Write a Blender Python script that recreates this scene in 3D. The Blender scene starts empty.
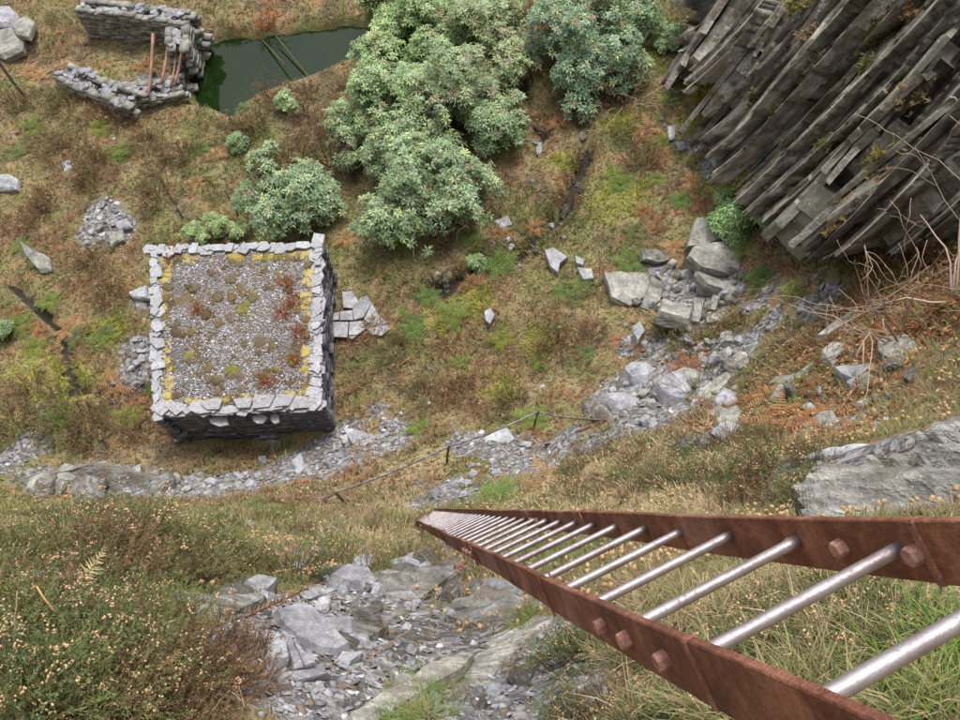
import bpy, bmesh, math, random
import numpy as np
from mathutils import Vector, Matrix
random.seed(7); RNG = np.random.default_rng(11)
SC = bpy.context.scene
COL = SC.collection

# ------------------------------------------------------------------ camera
HC, F = 14.7, 770.0                       # eye height above the pit floor, focal length in photo pixels
_dn = np.array([48., 400., 770.]); _dn /= np.linalg.norm(_dn)      # straight down, in camera axes (right, down, forward)
_fw = np.array([0, 0, 1.]) - _dn[2]*_dn; _fw /= np.linalg.norm(_fw)
_rt = np.cross(_dn, _fw)
A2W = np.stack([_rt, _fw, -_dn])          # camera axes -> world
CAM = np.array([0, 0, HC])
cam = bpy.data.cameras.new('camera'); cam.lens = 36*F/960; cam.sensor_width = 36; cam.clip_start = .02; cam.clip_end = 500
camo = bpy.data.objects.new('camera', cam); COL.objects.link(camo); SC.camera = camo
_m = np.stack([A2W@[1, 0, 0], A2W@[0, -1, 0], A2W@[0, 0, -1]], 1)
camo.matrix_world = Matrix.Translation(CAM) @ Matrix(_m.tolist()).to_4x4()

# ------------------------------------------------------------------ sky, sun, exposure (overcast)
SUN_EL, SUN_AZ = 62, 20
w = bpy.data.worlds.new('World'); SC.world = w; w.use_nodes = True
nt = w.node_tree; bg = nt.nodes['Background']
sky = nt.nodes.new('ShaderNodeTexSky'); sky.sky_type = 'NISHITA'; sky.sun_disc = False
sky.sun_elevation = math.radians(SUN_EL); sky.sun_rotation = math.radians(SUN_AZ); sky.dust_density = 3.0; sky.air_density = 1.2
hs = nt.nodes.new('ShaderNodeHueSaturation'); hs.inputs['Saturation'].default_value = .30
nt.links.new(sky.outputs[0], hs.inputs['Color']); nt.links.new(hs.outputs[0], bg.inputs[0]); bg.inputs[1].default_value = .15
sl = bpy.data.lights.new('sun', 'SUN'); sl.energy = 1.5; sl.angle = math.radians(18); sl.color = (1, .97, .92)
so = bpy.data.objects.new('sun', sl); COL.objects.link(so)
_e, _a = math.radians(SUN_EL), math.radians(SUN_AZ)
so.rotation_euler = Vector((-math.sin(_a)*math.cos(_e), -math.cos(_a)*math.cos(_e), -math.sin(_e))).to_track_quat('-Z', 'Y').to_euler()
SC.cycles.max_bounces = 5; SC.cycles.diffuse_bounces = 3; SC.cycles.glossy_bounces = 2; SC.cycles.transparent_max_bounces = 6
SC.view_settings.view_transform = 'Standard'; SC.view_settings.look = 'None'; SC.view_settings.exposure = .9; SC.view_settings.gamma = 1

# ------------------------------------------------------------------ maths helpers
def ray(px, py):
    d = np.stack([(np.asarray(px, float)-480)/F, (np.asarray(py, float)-360)/F, np.ones(np.shape(px))], -1)
    return d@A2W.T
def proj(P):
    c = (np.asarray(P, float)-CAM)@A2W
    z = np.where(np.abs(c[..., 2]) < 1e-6, 1e-6, c[..., 2])
    return 480+F*c[..., 0]/z, 360+F*c[..., 1]/z, c[..., 2]
def PZ(px, py, z):
    r = ray(px, py); return CAM + r*((z-HC)/r[..., 2])[..., None] if r.ndim > 1 else CAM+r*((z-HC)/r[2])
def PD(px, py, d): return CAM+ray(px, py)*d
def nrm(v): return v/np.maximum(np.linalg.norm(v, axis=-1, keepdims=True), 1e-9)
def _h(i, j, s):
    n = (i*374761393 + j*668265263 + s*1442695041) & 0xffffffff
    n = ((n ^ (n >> 13))*1274126177) & 0xffffffff
    return ((n ^ (n >> 16)) & 0xffff)/65535.0
def vnoise(x, y, s=0):
    x = np.asarray(x, float); y = np.asarray(y, float)
    i = np.floor(x).astype(np.int64); j = np.floor(y).astype(np.int64)
    fx = x-i; fy = y-j; fx = fx*fx*(3-2*fx); fy = fy*fy*(3-2*fy)
    a = _h(i, j, s); b = _h(i+1, j, s); c = _h(i, j+1, s); d = _h(i+1, j+1, s)
    return (a*(1-fx)+b*fx)*(1-fy)+(c*(1-fx)+d*fx)*fy
def fbm(x, y, s=0, o=4):
    r = 0; a = .5; t = 0
    for k in range(o):
        r = r+a*vnoise(x*2**k+17.3*k, y*2**k-9.1*k, s+k); t += a; a *= .5
    return r/t
def sst(a, b, x): t = np.clip((x-a)/(b-a), 0, 1); return t*t*(3-2*t)

# ------------------------------------------------------------------ terrain: heights from points in view, plus assumed ground out of view
ctl = []
for (px, py, z) in [  # pit floor and lower banks, height known
    (480,0,.1),(400,-40,.1),(300,0,0),(200,0,.1),(100,0,.1),(0,0,.2),(-120,-20,.2),(100,90,.1),(0,100,.1),(-100,120,.2),(200,130,0),(350,100,.1),
    (100,180,0),(0,250,0),(-100,280,.1),(120,320,0),(60,400,.1),(0,430,.2),(-90,440,.4),(240,200,0),(350,200,0),(450,200,.05),(560,120,.1),(640,60,.3),(620,-30,.3),
    (360,300,0),(360,390,.05),(450,350,.15),(530,300,.2),(620,220,.3),(560,380,.5),(680,180,.5),(690,110,.5),(700,30,.5),(720,-40,.6),
    (250,460,.1),(150,460,.15),(100,485,.7),(30,485,.8),(180,490,1.0),(250,490,1.0),(390,440,.45),(330,485,1.6),(400,480,1.9),(411,517,2.62),(450,490,2.4),
    (480,450,1.25),(560,430,1.35),(610,330,.7),(690,290,1.0),(750,240,1.3),(640,390,1.7),(700,370,2.2),(760,310,2.4),(720,175,.8),(790,250,2.2)]:
    ctl.append(PZ(px, py, z))
for (px, py, d) in [  # the steep slope under the ladder, distance from the size of stones and plants on it
    (0,720,2.0),(120,720,2.25),(250,720,2.6),(380,720,2.8),(480,720,2.8),(600,720,2.6),(720,720,2.2),(960,720,1.75),
    (0,640,2.35),(120,630,2.7),(300,630,3.5),(0,570,2.9),(110,570,3.6),(200,590,4.2),(0,535,3.8),(60,535,5.2),(130,540,6.3),(200,545,6.6),(260,535,8),(330,530,8.8),
    (380,545,8),(410,570,6.4),(450,600,5.2),(470,640,4.1),(540,660,3.3),(620,690,2.75),(560,620,3.8),
    (500,525,9.6),(560,540,6.6),(640,560,4.7),(720,590,3.3),(800,610,2.7),(900,610,2.3),(960,600,2.2),(860,560,3.1),(960,555,2.7),
    (500,500,11),(560,490,11),(620,490,9.6),(680,480,8.4),(740,500,6.6),(800,500,5.5),(880,490,4.6),(960,490,4.0),(760,450,8.6),(700,430,11.2),
    (830,430,8.0),(900,420,6.6),(960,410,5.6),(800,380,11.2),(860,330,10.6),(920,330,9.2),(960,340,8.2),(900,280,11.2),(960,280,9.8)]:
    ctl.append(PD(px, py, d))
ctl += [np.array(p, float) for p in [  # ground out of view, assumed; rise behind the camera also blocks sky light
    (0,-1.0,12.6),(-1.6,-.9,12.9),(1.6,-.9,12.9),(0,-2.4,13.6),(-3,-2.2,14.2),(3,-2.2,14),(0,-5,18),(-6,-5,18),(6,-5,18),(0,-10,26),(-12,-9,24),(12,-8,24),
    (-3.2,.6,11.8),(-5.5,1.6,9.6),(-8,2.6,7),(-10,4.2,3.6),(-12.5,5.4,1.2),(-14,2.5,7),(-12,-2,14),(-18,8,.4),(-20,18,.2),(-18,28,.2),(-8,30,.1),(0,31,.1),(5,29,.3),(-20,3,8),
    (2.6,.2,12.6),(3.6,1.0,12),(5.2,1.8,11.4),(6.5,3.4,10.4),(8.5,5,9.6),(8,7.2,7.4),(10,8,10),(14,6,15),(8.2,10,4.6),(10.4,10.5,8.8),(13.5,11,14.5),
    (8.2,13.5,3.6),(10.4,14,7.6),(13.5,15,13),(8.4,17,2.4),(10.4,18,6.2),(13,19,11),(8.6,21,1.6),(10.8,22,5.8),(13.5,24,10),(9.5,28,2.4),(13,30,8),(18,12,18),(18,24,15),(9,-2,16)]]
ctl = np.array(ctl)
def _tps(X, W=None):
    d2 = ((X[:, None, :]-ctl[None, :, :2])**2).sum(-1)
    return .5*d2*np.log(d2+1e-12)
_K = _tps(ctl[:, :2]) + np.eye(len(ctl))*.004; _n = len(ctl)
_Pm = np.c_[np.ones(_n), ctl[:, :2]]
_A = np.block([[_K, _Pm], [_Pm.T, np.zeros((3, 3))]])
_wt = np.linalg.solve(_A, np.r_[ctl[:, 2], 0, 0, 0])
GS = .07; GX0, GX1, GY0, GY1 = -22., 20., -11., 33.
_gx = np.arange(GX0, GX1, GS); _gy = np.arange(GY0, GY1, GS)
HG = np.zeros((len(_gy), len(_gx)))
for j0 in range(0, len(_gy), 40):
    X, Y = np.meshgrid(_gx, _gy[j0:j0+40]); XY = np.c_[X.ravel(), Y.ravel()]
    HG[j0:j0+40] = (_tps(XY)@_wt[:-3] + np.c_[np.ones(len(XY)), XY]@_wt[-3:]).reshape(X.shape)
GXX, GYY = np.meshgrid(_gx, _gy)
def seg_dist(X, Y, pts):
    best = np.full(X.shape, 1e9)
    for (x0, y0), (x1, y1) in zip(pts[:-1], pts[1:]):
        dx, dy = x1-x0, y1-y0; t = np.clip(((X-x0)*dx+(Y-y0)*dy)/(dx*dx+dy*dy), 0, 1)
        best = np.minimum(best, np.hypot(X-x0-t*dx, Y-y0-t*dy))
    return best
def inside(X, Y, poly):
    r = np.zeros(X.shape, bool); n = len(poly)
    for i in range(n):
        x0, y0 = poly[i]; x1, y1 = poly[(i+1) % n]
        if abs(y1-y0) < 1e-9: continue
        r ^= ((y0 > Y) != (y1 > Y)) & (X < (x1-x0)*(Y-y0)/(y1-y0)+x0)
    return r
def pxl(pts, z): return [tuple(PZ(px, py, z)[:2]) for px, py in pts]
WATER_Z = -.28
POND = pxl([(188,58),(200,46),(225,38),(262,38),(300,30),(340,27),(376,26),(376,48),(352,62),(330,72),(305,84),(284,92),(262,99),(246,110),(236,118),(214,116),(190,108)], WATER_Z)
GULLY = [(pxl([(530,60),(523,90),(548,128),(536,150)], .1), .32, .22), (pxl([(592,70),(584,105),(588,150),(574,185),(562,212),(540,240),(520,252)], .15), .42, .30),
         (pxl([(478,262),(468,272),(440,285),(418,296)], .05), .40, .34), (pxl([(10,285),(40,310),(65,345),(72,395)], .05), .22, .25), (pxl([(80,392),(145,388)], .05), .2, .2)]
_pd = seg_dist(GXX, GYY, POND+POND[:1]); _pd = np.where(inside(GXX, GYY, POND), -_pd, _pd)
_fl = sst(1.6, .15, _pd); HG = HG*(1-_fl*.9)-.95*sst(.22, -.6, _pd)
MUD = np.zeros_like(HG)
_wob = fbm(GXX*1.7, GYY*1.7, 5, 2)
for pts, dep, wid in GULLY:
    d = seg_dist(GXX, GYY, pts)*(.3+1.5*_wob)+.25*(fbm(GXX*4, GYY*4, 9, 2)-.5); brk = sst(.3, .6, vnoise(GXX*1.1, GYY*1.1, 77)*.8+.25)
    c = sst(wid, wid*.1, d)*brk; HG -= dep*c; MUD = np.maximum(MUD, sst(wid*.7, wid*.1, d)*brk)
_gz = np.gradient(HG, GS)
_steep = np.clip(np.hypot(*_gz), 0, 2.5)
HG += (fbm(GXX*.8, GYY*.8, 1, 3)-.5)*.28 + (fbm(GXX*2.6, GYY*2.6, 2, 3)-.5)*.16 + (vnoise(GXX*7, GYY*7, 3)-.5)*.05
HG += _steep*((fbm(GXX*1.9, GYY*1.9, 7, 3)-.5)*.34)*sst(.5, 3, np.hypot(GXX, GYY))
def bil(G, x, y):
    u = np.clip((np.asarray(x, float)-GX0)/GS, 0, len(_gx)-1.001); v = np.clip((np.asarray(y, float)-GY0)/GS, 0, len(_gy)-1.001)
    i = u.astype(int); j = v.astype(int); a = u-i; b = v-j
    return (G[j, i]*(1-a)+G[j, i+1]*a)*(1-b)+(G[j+1, i]*(1-a)+G[j+1, i+1]*a)*b
def hz(x, y): return bil(HG, x, y)
def hn(x, y, e=.12):
    return nrm(np.stack([-(hz(x+e, y)-hz(x-e, y))/(2*e), -(hz(x, y+e)-hz(x, y-e))/(2*e), np.ones(np.shape(x))], -1))
def ground(px, py):
    """first hit of the photo pixel's ray with the terrain"""
    r = ray(np.atleast_1d(px), np.atleast_1d(py)); t = np.full(len(r), .6); done = np.zeros(len(r), bool)
    for _ in range(300):
        P = CAM+r*t[:, None]; b = P[:, 2] < hz(P[:, 0], P[:, 1]); done |= b
        if done.all(): break
        t = np.where(done, t, t*1.018)
    lo = t/1.018; hi = t.copy()
    for _ in range(14):
        m = (lo+hi)/2; P = CAM+r*m[:, None]; b = P[:, 2] < hz(P[:, 0], P[:, 1]); hi = np.where(b, m, hi); lo = np.where(b, lo, m)
    return CAM+r*hi[:, None]
def g1(px, py): return ground([px], [py])[0]

# blobs of bare slate, moss, straw, litter: where they lie on the ground (photo point, radius in metres)
def blobs(lst):
    P = ground([b[0] for b in lst], [b[1] for b in lst]); return P, np.array([b[2] for b in lst], float)
SLATE = blobs([(105,215,.55),(95,235,.5),(120,228,.5),(138,350,.45),(135,375,.45),(142,300,.3),(30,445,.45),(15,455,.45),(5,465,.4),(40,478,.6),(80,485,.8),(130,490,.9),(180,490,.8),(230,485,.8),(280,470,.7),(310,460,.7),
    (330,450,.6),(350,460,.5),(380,450,.5),(395,440,.5),(390,425,.3),(375,410,.25),(330,470,.5),(470,445,.5),(510,450,.7),(540,460,.8),(520,475,.7),(560,445,.6),(450,490,.6),(430,500,.4),(490,490,.6),(600,440,.6),
    (620,395,.8),(650,380,.9),(680,370,.9),(640,420,.7),(670,410,.8),(700,390,.8),(730,350,.7),(740,420,.45),(700,440,.4),(700,320,.6),(690,290,.7),(720,285,.6),(760,300,.5),(770,320,.35),(660,280,.6),(650,345,.4),(630,345,.35),
    (230,605,.35),(260,615,.35),(300,620,.45),(340,610,.5),(380,600,.5),(400,630,.45),(430,620,.45),(350,660,.4),(300,670,.4),(400,670,.4),(450,650,.4),(480,620,.4),(500,600,.4),(330,690,.35),(420,700,.35),(480,700,.4),(530,690,.3),(560,690,.25),(380,720,.3),
    (470,660,.35),(540,640,.25),(800,470,.5),(860,475,.6),(930,470,.6),(960,440,.6),(820,300,.5),(850,420,.3),(870,450,.4),(720,160,.5),(700,140,.4),(210,60,.5),(205,45,.4),(150,85,.5),(350,430,.4)])
MOSS = blobs([(615,200,.6),(635,190,.35),(560,160,.35),(470,300,.5),(440,320,.4),(60,380,.6),(30,370,.5),(110,330,.4),(620,120,.4),(540,340,.4),(640,60,.5),(700,120,.5),(250,100,.4),(650,20,.4),(720,185,.4),(20,510,.6),(860,440,.4),(500,390,.4),(330,40,.4)])
LIT = blobs([(760,410,1.0),(800,420,.9),(850,390,1.0),(900,350,1.0),(930,300,.9),(820,350,.8),(870,330,.8),(900,250,.8),(930,230,.7),(780,440,.8),(690,360,.5),(830,440,.6),(950,270,.8),(860,300,.7)])
STRAW = blobs([(400,470,.7),(440,460,.6),(400,505,.6),(600,470,1.0),(700,470,1.2),(650,450,.9),(740,460,1),(600,500,.8),(380,540,.6),(680,500,.8),(520,500,.4),(430,530,.4),(480,590,.3),(800,600,.7),(880,620,.7)])
def bmask(P, B, soft=.55):
    C, R = B; m = np.zeros(len(P))
    for c, r in zip(C, R):
        d = np.sqrt(((P-c)**2).sum(1)); m = np.maximum(m, sst(r*(1+soft), r*(1-soft), d))
    return m

# ------------------------------------------------------------------ object helpers
def S(r, g, b, k=1.0):
    f = lambda c: ((c/255+.055)/1.055)**2.4 if c > 10 else c/255/12.92
    return (f(r)*k, f(g)*k, f(b)*k)
def mk_mesh(name, V, Fc, col=None, smooth=False, extra=None):
    """Fc: (n,3) or (n,4) int array, or list of lists"""
    me = bpy.data.meshes.new(name)
    V = np.ascontiguousarray(V, np.float32)
    if isinstance(Fc, np.ndarray):
        n, k = Fc.shape
        me.vertices.add(len(V)); me.vertices.foreach_set('co', V.ravel())
        me.loops.add(n*k); me.loops.foreach_set('vertex_index', np.ascontiguousarray(Fc, np.int32).ravel())
        me.polygons.add(n); me.polygons.foreach_set('loop_start', np.arange(0, n*k, k, dtype=np.int32))
        me.update(calc_edges=True); me.validate()
    else:
        me.from_pydata([tuple(map(float, v)) for v in V], [], Fc); me.update()
    if col is not None:
        a = me.attributes.new('col', 'FLOAT_COLOR', 'POINT'); c = np.ones((len(V), 4), np.float32); c[:, :3] = col; a.data.foreach_set('color', c.ravel())
    if extra is not None:
        a = me.attributes.new('mask', 'FLOAT_COLOR', 'POINT'); c = np.ones((len(V), 4), np.float32); c[:, :extra.shape[1]] = extra; a.data.foreach_set('color', c.ravel())
    if smooth: me.polygons.foreach_set('use_smooth', np.ones(len(me.polygons), bool))
    return me
def obj(name, me, mat=None, parent=None, M=None):
    o = bpy.data.objects.new(name, me); COL.objects.link(o)
    if me is not None and mat is not None and not me.materials: me.materials.append(mat)
    if parent is not None: o.parent = parent
    if M is not None: o.matrix_local = M
    return o
def tag(o, label, cat, group=None):
    o['label'] = label; o['category'] = cat
    if group: o['group'] = group
    return o
def empty(name, loc=(0, 0, 0), label=None, cat=None, group=None):
    o = bpy.data.objects.new(name, None); COL.objects.link(o); o.location = loc; o.empty_display_size = .1
    if label: tag(o, label, cat, group)
    return o
def stuff(o): o['kind'] = 'stuff'; return o
def struct(o): o['kind'] = 'structure'; return o
class Acc:
    def __init__(s): s.v = []; s.f = []; s.c = []; s.n = 0
    def add(s, V, T, C=None):
        s.v.append(V); s.f.append(T+s.n); s.n += len(V)
        if C is not None: s.c.append(np.broadcast_to(np.asarray(C, float), (len(V), 3)))
    def mesh(s, name, smooth=False):
        return mk_mesh(name, np.concatenate(s.v), np.concatenate(s.f), np.concatenate(s.c) if s.c else None, smooth)
def tube(pts, rad, sides=5):
    pts = np.asarray(pts, float); n = len(pts); rad = np.broadcast_to(np.asarray(rad, float), (n,))
    t = nrm(np.gradient(pts, axis=0)); up = np.array([.31, .17, .93]); a = nrm(np.cross(t, up)); b = np.cross(t, a)
    th = np.arange(sides)*2*np.pi/sides
    V = (pts[:, None]+rad[:, None, None]*(np.cos(th)[None, :, None]*a[:, None]+np.sin(th)[None, :, None]*b[:, None])).reshape(-1, 3)
    T = []
    for i in range(n-1):
        for k in range(sides):
            p, q = i*sides+k, i*sides+(k+1) % sides; T += [(p, q, q+sides), (p, q+sides, p+sides)]
    for k in range(1, sides-1): T += [(0, k+1, k), ((n-1)*sides, (n-1)*sides+k, (n-1)*sides+k+1)]
    return V, np.array(T)
def box_vt(c, X, Y, Z, dx, dy, dz, jit=0):
    s = np.array([(a, b, d) for d in (-1, 1) for b in (-1, 1) for a in (-1, 1)], float)*.5
    if jit: s = s+RNG.uniform(-jit, jit, s.shape)
    V = np.asarray(c)+s[:, :1]*dx*np.asarray(X)+s[:, 1:2]*dy*np.asarray(Y)+s[:, 2:]*dz*np.asarray(Z)
    Q = [(0, 2, 3, 1), (4, 5, 7, 6), (0, 1, 5, 4), (2, 6, 7, 3), (0, 4, 6, 2), (1, 3, 7, 5)]
    T = np.array([t for q in Q for t in ((q[0], q[1], q[2]), (q[0], q[2], q[3]))]); return V, T
def frames(N):
    a = RNG.normal(size=N.shape); a = nrm(a-(a*N).sum(-1, keepdims=True)*N); return a, np.cross(N, a)
def blades(P, N, nb, L, W, spread, C, bend=.25, cvar=.18):
    """nb blades at every point; C (n,3). two-segment blades"""
    P = np.repeat(P, nb, 0); N = np.repeat(N, nb, 0); C = np.repeat(C, nb, 0); n = len(P)
    a, b = frames(N); L = L*RNG.uniform(.55, 1.2, n)[:, None]; s = RNG.uniform(0, spread, n)[:, None]
    d = nrm(N*1.0+a*s); wv = b*W*RNG.uniform(.7, 1.2, n)[:, None]
    P = P+a*RNG.uniform(0, .35, n)[:, None]*L
    mid = P+d*L*.55; tip = mid+nrm(d+a*bend*(1+s)-np.array([0, 0, bend*.6]))*L*.5
    V = np.stack([P-wv*.5, P+wv*.5, mid-wv*.42, mid+wv*.42, tip], 1).reshape(-1, 3)
    o = np.arange(n)[:, None]*5
    T = np.concatenate([o+[[0, 1, 3]], o+[[0, 3, 2]], o+[[2, 3, 4]]])
    cv = C*(1+RNG.uniform(-cvar, cvar, (n, 1)))*(1+RNG.uniform(-.06, .06, (n, 3)))
    return V, T, np.repeat(cv, 5, 0)
def chips(P, N, size, thick, C, tilt=.35, k=5):
    n = len(P); N = nrm(N+RNG.normal(size=N.shape)*tilt*.5); a, b = frames(N)
    th = np.sort(RNG.uniform(0, 2*np.pi, (n, k)), 1)*.45+(np.arange(k)*2*np.pi/k)[None]*.55
    el = RNG.uniform(.45, 1, (n, 1)); r = RNG.uniform(.75, 1.15, (n, k))
    x = np.cos(th)*r; y = np.sin(th)*r*el; size = np.broadcast_to(size, (n,)); thick = np.broadcast_to(thick, (n,))
    top = P[:, None]+(a[:, None]*x[..., None]*.9+b[:, None]*y[..., None]*.9)*size[:, None, None]*.5+N[:, None]*(thick*.6)[:, None, None]
    bot = P[:, None]+(a[:, None]*x[..., None]+b[:, None]*y[..., None])*size[:, None, None]*.5-N[:, None]*(thick*.4)[:, None, None]
    V = np.concatenate([top, bot], 1).reshape(-1, 3); o = np.arange(n)[:, None]*2*k; T = []
    for i in range(1, k-1): T.append(o+[[0, i, i+1]])
    for i in range(k):
        j = (i+1) % k; T += [o+[[i, k+i, k+j]], o+[[i, k+j, j]]]
    return V, np.concatenate(T), np.repeat(C, 2*k, 0)

# ------------------------------------------------------------------ materials
def new_mat(name, rough=.85, spec=.3):
    m = bpy.data.materials.new(name); m.use_nodes = True; p = m.node_tree.nodes['Principled BSDF']
    p.inputs['Roughness'].default_value = rough; p.inputs['Specular IOR Level'].default_value = spec
    return m, m.node_tree, p
class NB:
    def __init__(s, t): s.t = t
    def n(s, ty, **kw):
        d = s.t.nodes.new(ty)
        for k, v in kw.items():
            if k in d.inputs: d.inputs[k].default_value = v
            else: setattr(d, k, v)
        return d
    def l(s, a, b): s.t.links.new(a, b)
    def noise(s, sc, det=6, rough=.6, vec=None, dist=0):
        d = s.n('ShaderNodeTexNoise'); d.inputs['Scale'].default_value = sc; d.inputs['Detail'].default_value = det; d.inputs['Roughness'].default_value = rough; d.inputs['Distortion'].default_value = dist
        if vec is not None: s.l(vec, d.inputs['Vector'])
        return d.outputs['Fac']
    def ramp(s, f, st, interp='LINEAR'):
        d = s.n('ShaderNodeValToRGB'); e = d.color_ramp; e.interpolation = interp
        while len(e.elements) < len(st): e.elements.new(.5)
        for q, (p, c) in zip(e.elements, st): q.position = p; q.color = (c, c, c, 1) if not hasattr(c, '__len__') else (*c, 1)
        s.l(f, d.inputs[0]); return d.outputs[0]
    def mix(s, f, a, b, bl='MIX'):
        d = s.n('ShaderNodeMix'); d.data_type = 'RGBA'; d.blend_type = bl; d.clamp_factor = True
        for v, i in ((f, 0), (a, 6), (b, 7)):
            if isinstance(v, (int, float)): d.inputs[i].default_value = v
            elif isinstance(v, tuple): d.inputs[i].default_value = (*v, 1)
            else: s.l(v, d.inputs[i])
        return d.outputs[2]
    def math(s, op, a, b=None):
        d = s.n('ShaderNodeMath'); d.operation = op
        for v, i in ((a, 0), (b, 1)):
            if v is None: continue
            if isinstance(v, (int, float)): d.inputs[i].default_value = v
            else: s.l(v, d.inputs[i])
        return d.outputs[0]
    def bump(s, h, p, st=.5, dist=.02):
        d = s.n('ShaderNodeBump'); d.inputs['Strength'].default_value = st; d.inputs['Distance'].default_value = dist
        s.l(h, d.inputs['Height']); s.l(d.outputs[0], p.inputs['Normal'])
def objvec(b):
    """object coordinates shifted by a per-object random offset, so copies differ"""
    tc = b.n('ShaderNodeTexCoord'); oi = b.n('ShaderNodeObjectInfo'); m = b.n('ShaderNodeVectorMath'); m.operation = 'MULTIPLY_ADD'
    cb = b.n('ShaderNodeCombineXYZ'); 
    for i in range(3): b.l(oi.outputs['Random'], cb.inputs[i])
    b.l(cb.outputs[0], m.inputs[0]); m.inputs[1].default_value = (37, 53, 71); b.l(tc.outputs['Object'], m.inputs[2]); return m.outputs[0], oi.outputs['Random']
def mat_rock(name, base, dark, light, scale=3., lichen=None, lich_amt=.62, strat=False, rough=.75, bst=.6, bd=.03, vary=.35, spec=.35, stain=None, rotz=0, speck=.66):
    m, t, p = new_mat(name, rough, spec); b = NB(t); v, rnd = objvec(b)
    if strat:
        mp = b.n('ShaderNodeMapping'); mp.inputs['Scale'].default_value = strat; vs = v
        if rotz: mr = b.n('ShaderNodeMapping'); mr.inputs['Rotation'].default_value = (0, 0, -rotz); b.l(v, mr.inputs[0]); vs = mr.outputs[0]
        b.l(vs, mp.inputs[0]); vs = mp.outputs[0]
    else: vs = v
    n1 = b.noise(scale, 4, .62, vs); n2 = b.noise(scale*5, 3, .6, v); n3 = b.noise(scale*24, 2, .6, v)
    c = b.ramp(n1, [(.28, dark), (.5, base), (.72, light)])
    c = b.mix(.55, c, b.ramp(n2, [(.3, (.45,)*3), (.7, (1.45,)*3)]), 'MULTIPLY')
    c = b.mix(.5, c, b.ramp(n3, [(.35, (.6,)*3), (.65, (1.35,)*3)]), 'MULTIPLY')
    vv = b.math('MULTIPLY_ADD', rnd, vary); vv.node.inputs[2].default_value = 1-vary/2
    c = b.mix(1., c, vv, 'MULTIPLY')
    if lichen:
        nl = b.noise(scale*2.2, 4, .7, v, .4); c = b.mix(b.ramp(nl, [(lich_amt, 0.), (lich_amt+.06, .85)]), c, lichen)
        nw = b.noise(scale*9, 2, .6, v); c = b.mix(b.ramp(nw, [(speck, 0.), (speck+.04, .75)]), c, (.42, .43, .42))
    if stain:
        ns = b.noise(scale*.55, 3, .6, v); c = b.mix(b.ramp(ns, [(.48, 0.), (.62, .7)]), c, stain)
    b.l(c, p.inputs['Base Color'])
    h = b.math('ADD', b.math('MULTIPLY', n1, 1.), b.math('ADD', b.math('MULTIPLY', n2, .5), b.math('MULTIPLY', n3, .18))); b.bump(h, p, bst, bd)
    return m
def mat_attr(name, rough=.8, spec=.25, sc=9., amt=.35, trans=0., bumpy=0):
    m, t, p = new_mat(name, rough, spec); b = NB(t); a = b.n('ShaderNodeAttribute'); a.attribute_name = 'col'
    tc = b.n('ShaderNodeTexCoord'); c = a.outputs['Color']
    if amt:
        n = b.noise(sc, 2, .6, tc.outputs['Object']); c = b.mix(amt, c, b.ramp(n, [(.3, (.4,)*3), (.7, (1.6,)*3)]), 'MULTIPLY')
    b.l(c, p.inputs['Base Color'])
    if trans:
        tr = b.n('ShaderNodeBsdfTranslucent'); b.l(c, tr.inputs[0]); mx = b.n('ShaderNodeMixShader'); mx.inputs[0].default_value = trans
        b.l(p.outputs[0], mx.inputs[1]); b.l(tr.outputs[0], mx.inputs[2]); b.l(mx.outputs[0], t.nodes['Material Output'].inputs[0])
    if bumpy: b.bump(b.noise(bumpy, 5, .6, tc.outputs['Object']), p, .5, .02)
    return m
SL_L, SL_M, SL_D = S(176,176,182), S(138,138,145), S(84,84,92)
M_SLATE = mat_rock('slate', S(140,139,143), S(98,97,103), S(168,168,172), 3.5, S(128,124,78), .66, bst=.45, bd=.015)
M_SLATEP = mat_rock('pale_slate', S(152,152,155), S(118,118,123), S(176,176,178), 4., S(128,124,90), bst=.3, bd=.01)
M_BLOCK = mat_rock('weathered_slate', S(138,136,128), S(92,90,84), S(172,170,160), 3., S(116,108,52), .60, strat=(1, 1, 3), bst=.7, bd=.03)
M_CLIFF = mat_rock('cliff_slate', S(124,120,109), S(64,59,53), S(168,165,153), 1.9, S(116,110,58), .57, strat=(.8, 1.3, 1.3), bst=1., bd=.06, rough=.5, vary=.5, spec=.5, stain=S(80,64,50), speck=.61)
M_CLIFFP = mat_rock('smooth_cliff_slate', S(118,117,102), S(92,90,76), S(138,136,118), 1.0, S(100,98,52), .66, strat=(.5, 2., 1), bst=.4, bd=.03, rough=.55, vary=.15, spec=.45)
M_QUARTZ = mat_rock('quartz_slate', S(156,152,145), S(104,100,95), S(200,196,188), 9., S(136,128,88), .60, strat=(.6, 1.6, 2), bst=1., bd=.03, stain=S(122,112,96))
M_OUT = mat_rock('slope_outcrop_slate', S(128,125,120), S(70,66,62), S(172,170,166), 5., S(112,106,60), .62, strat=(.6, 1.4, 4), bst=1., bd=.06, stain=S(110,94,74))
M_VEG = mat_attr('vegetation', .8, .2, 9, 0, .25)
M_LEAF = mat_attr('leaf', .45, .5, 5, 0, .2)
M_CHIP = mat_attr('slate_chips', .7, .3, 14, .35)
M_TWIG = mat_attr('twig', .9, .15, 20, 0)

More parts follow.
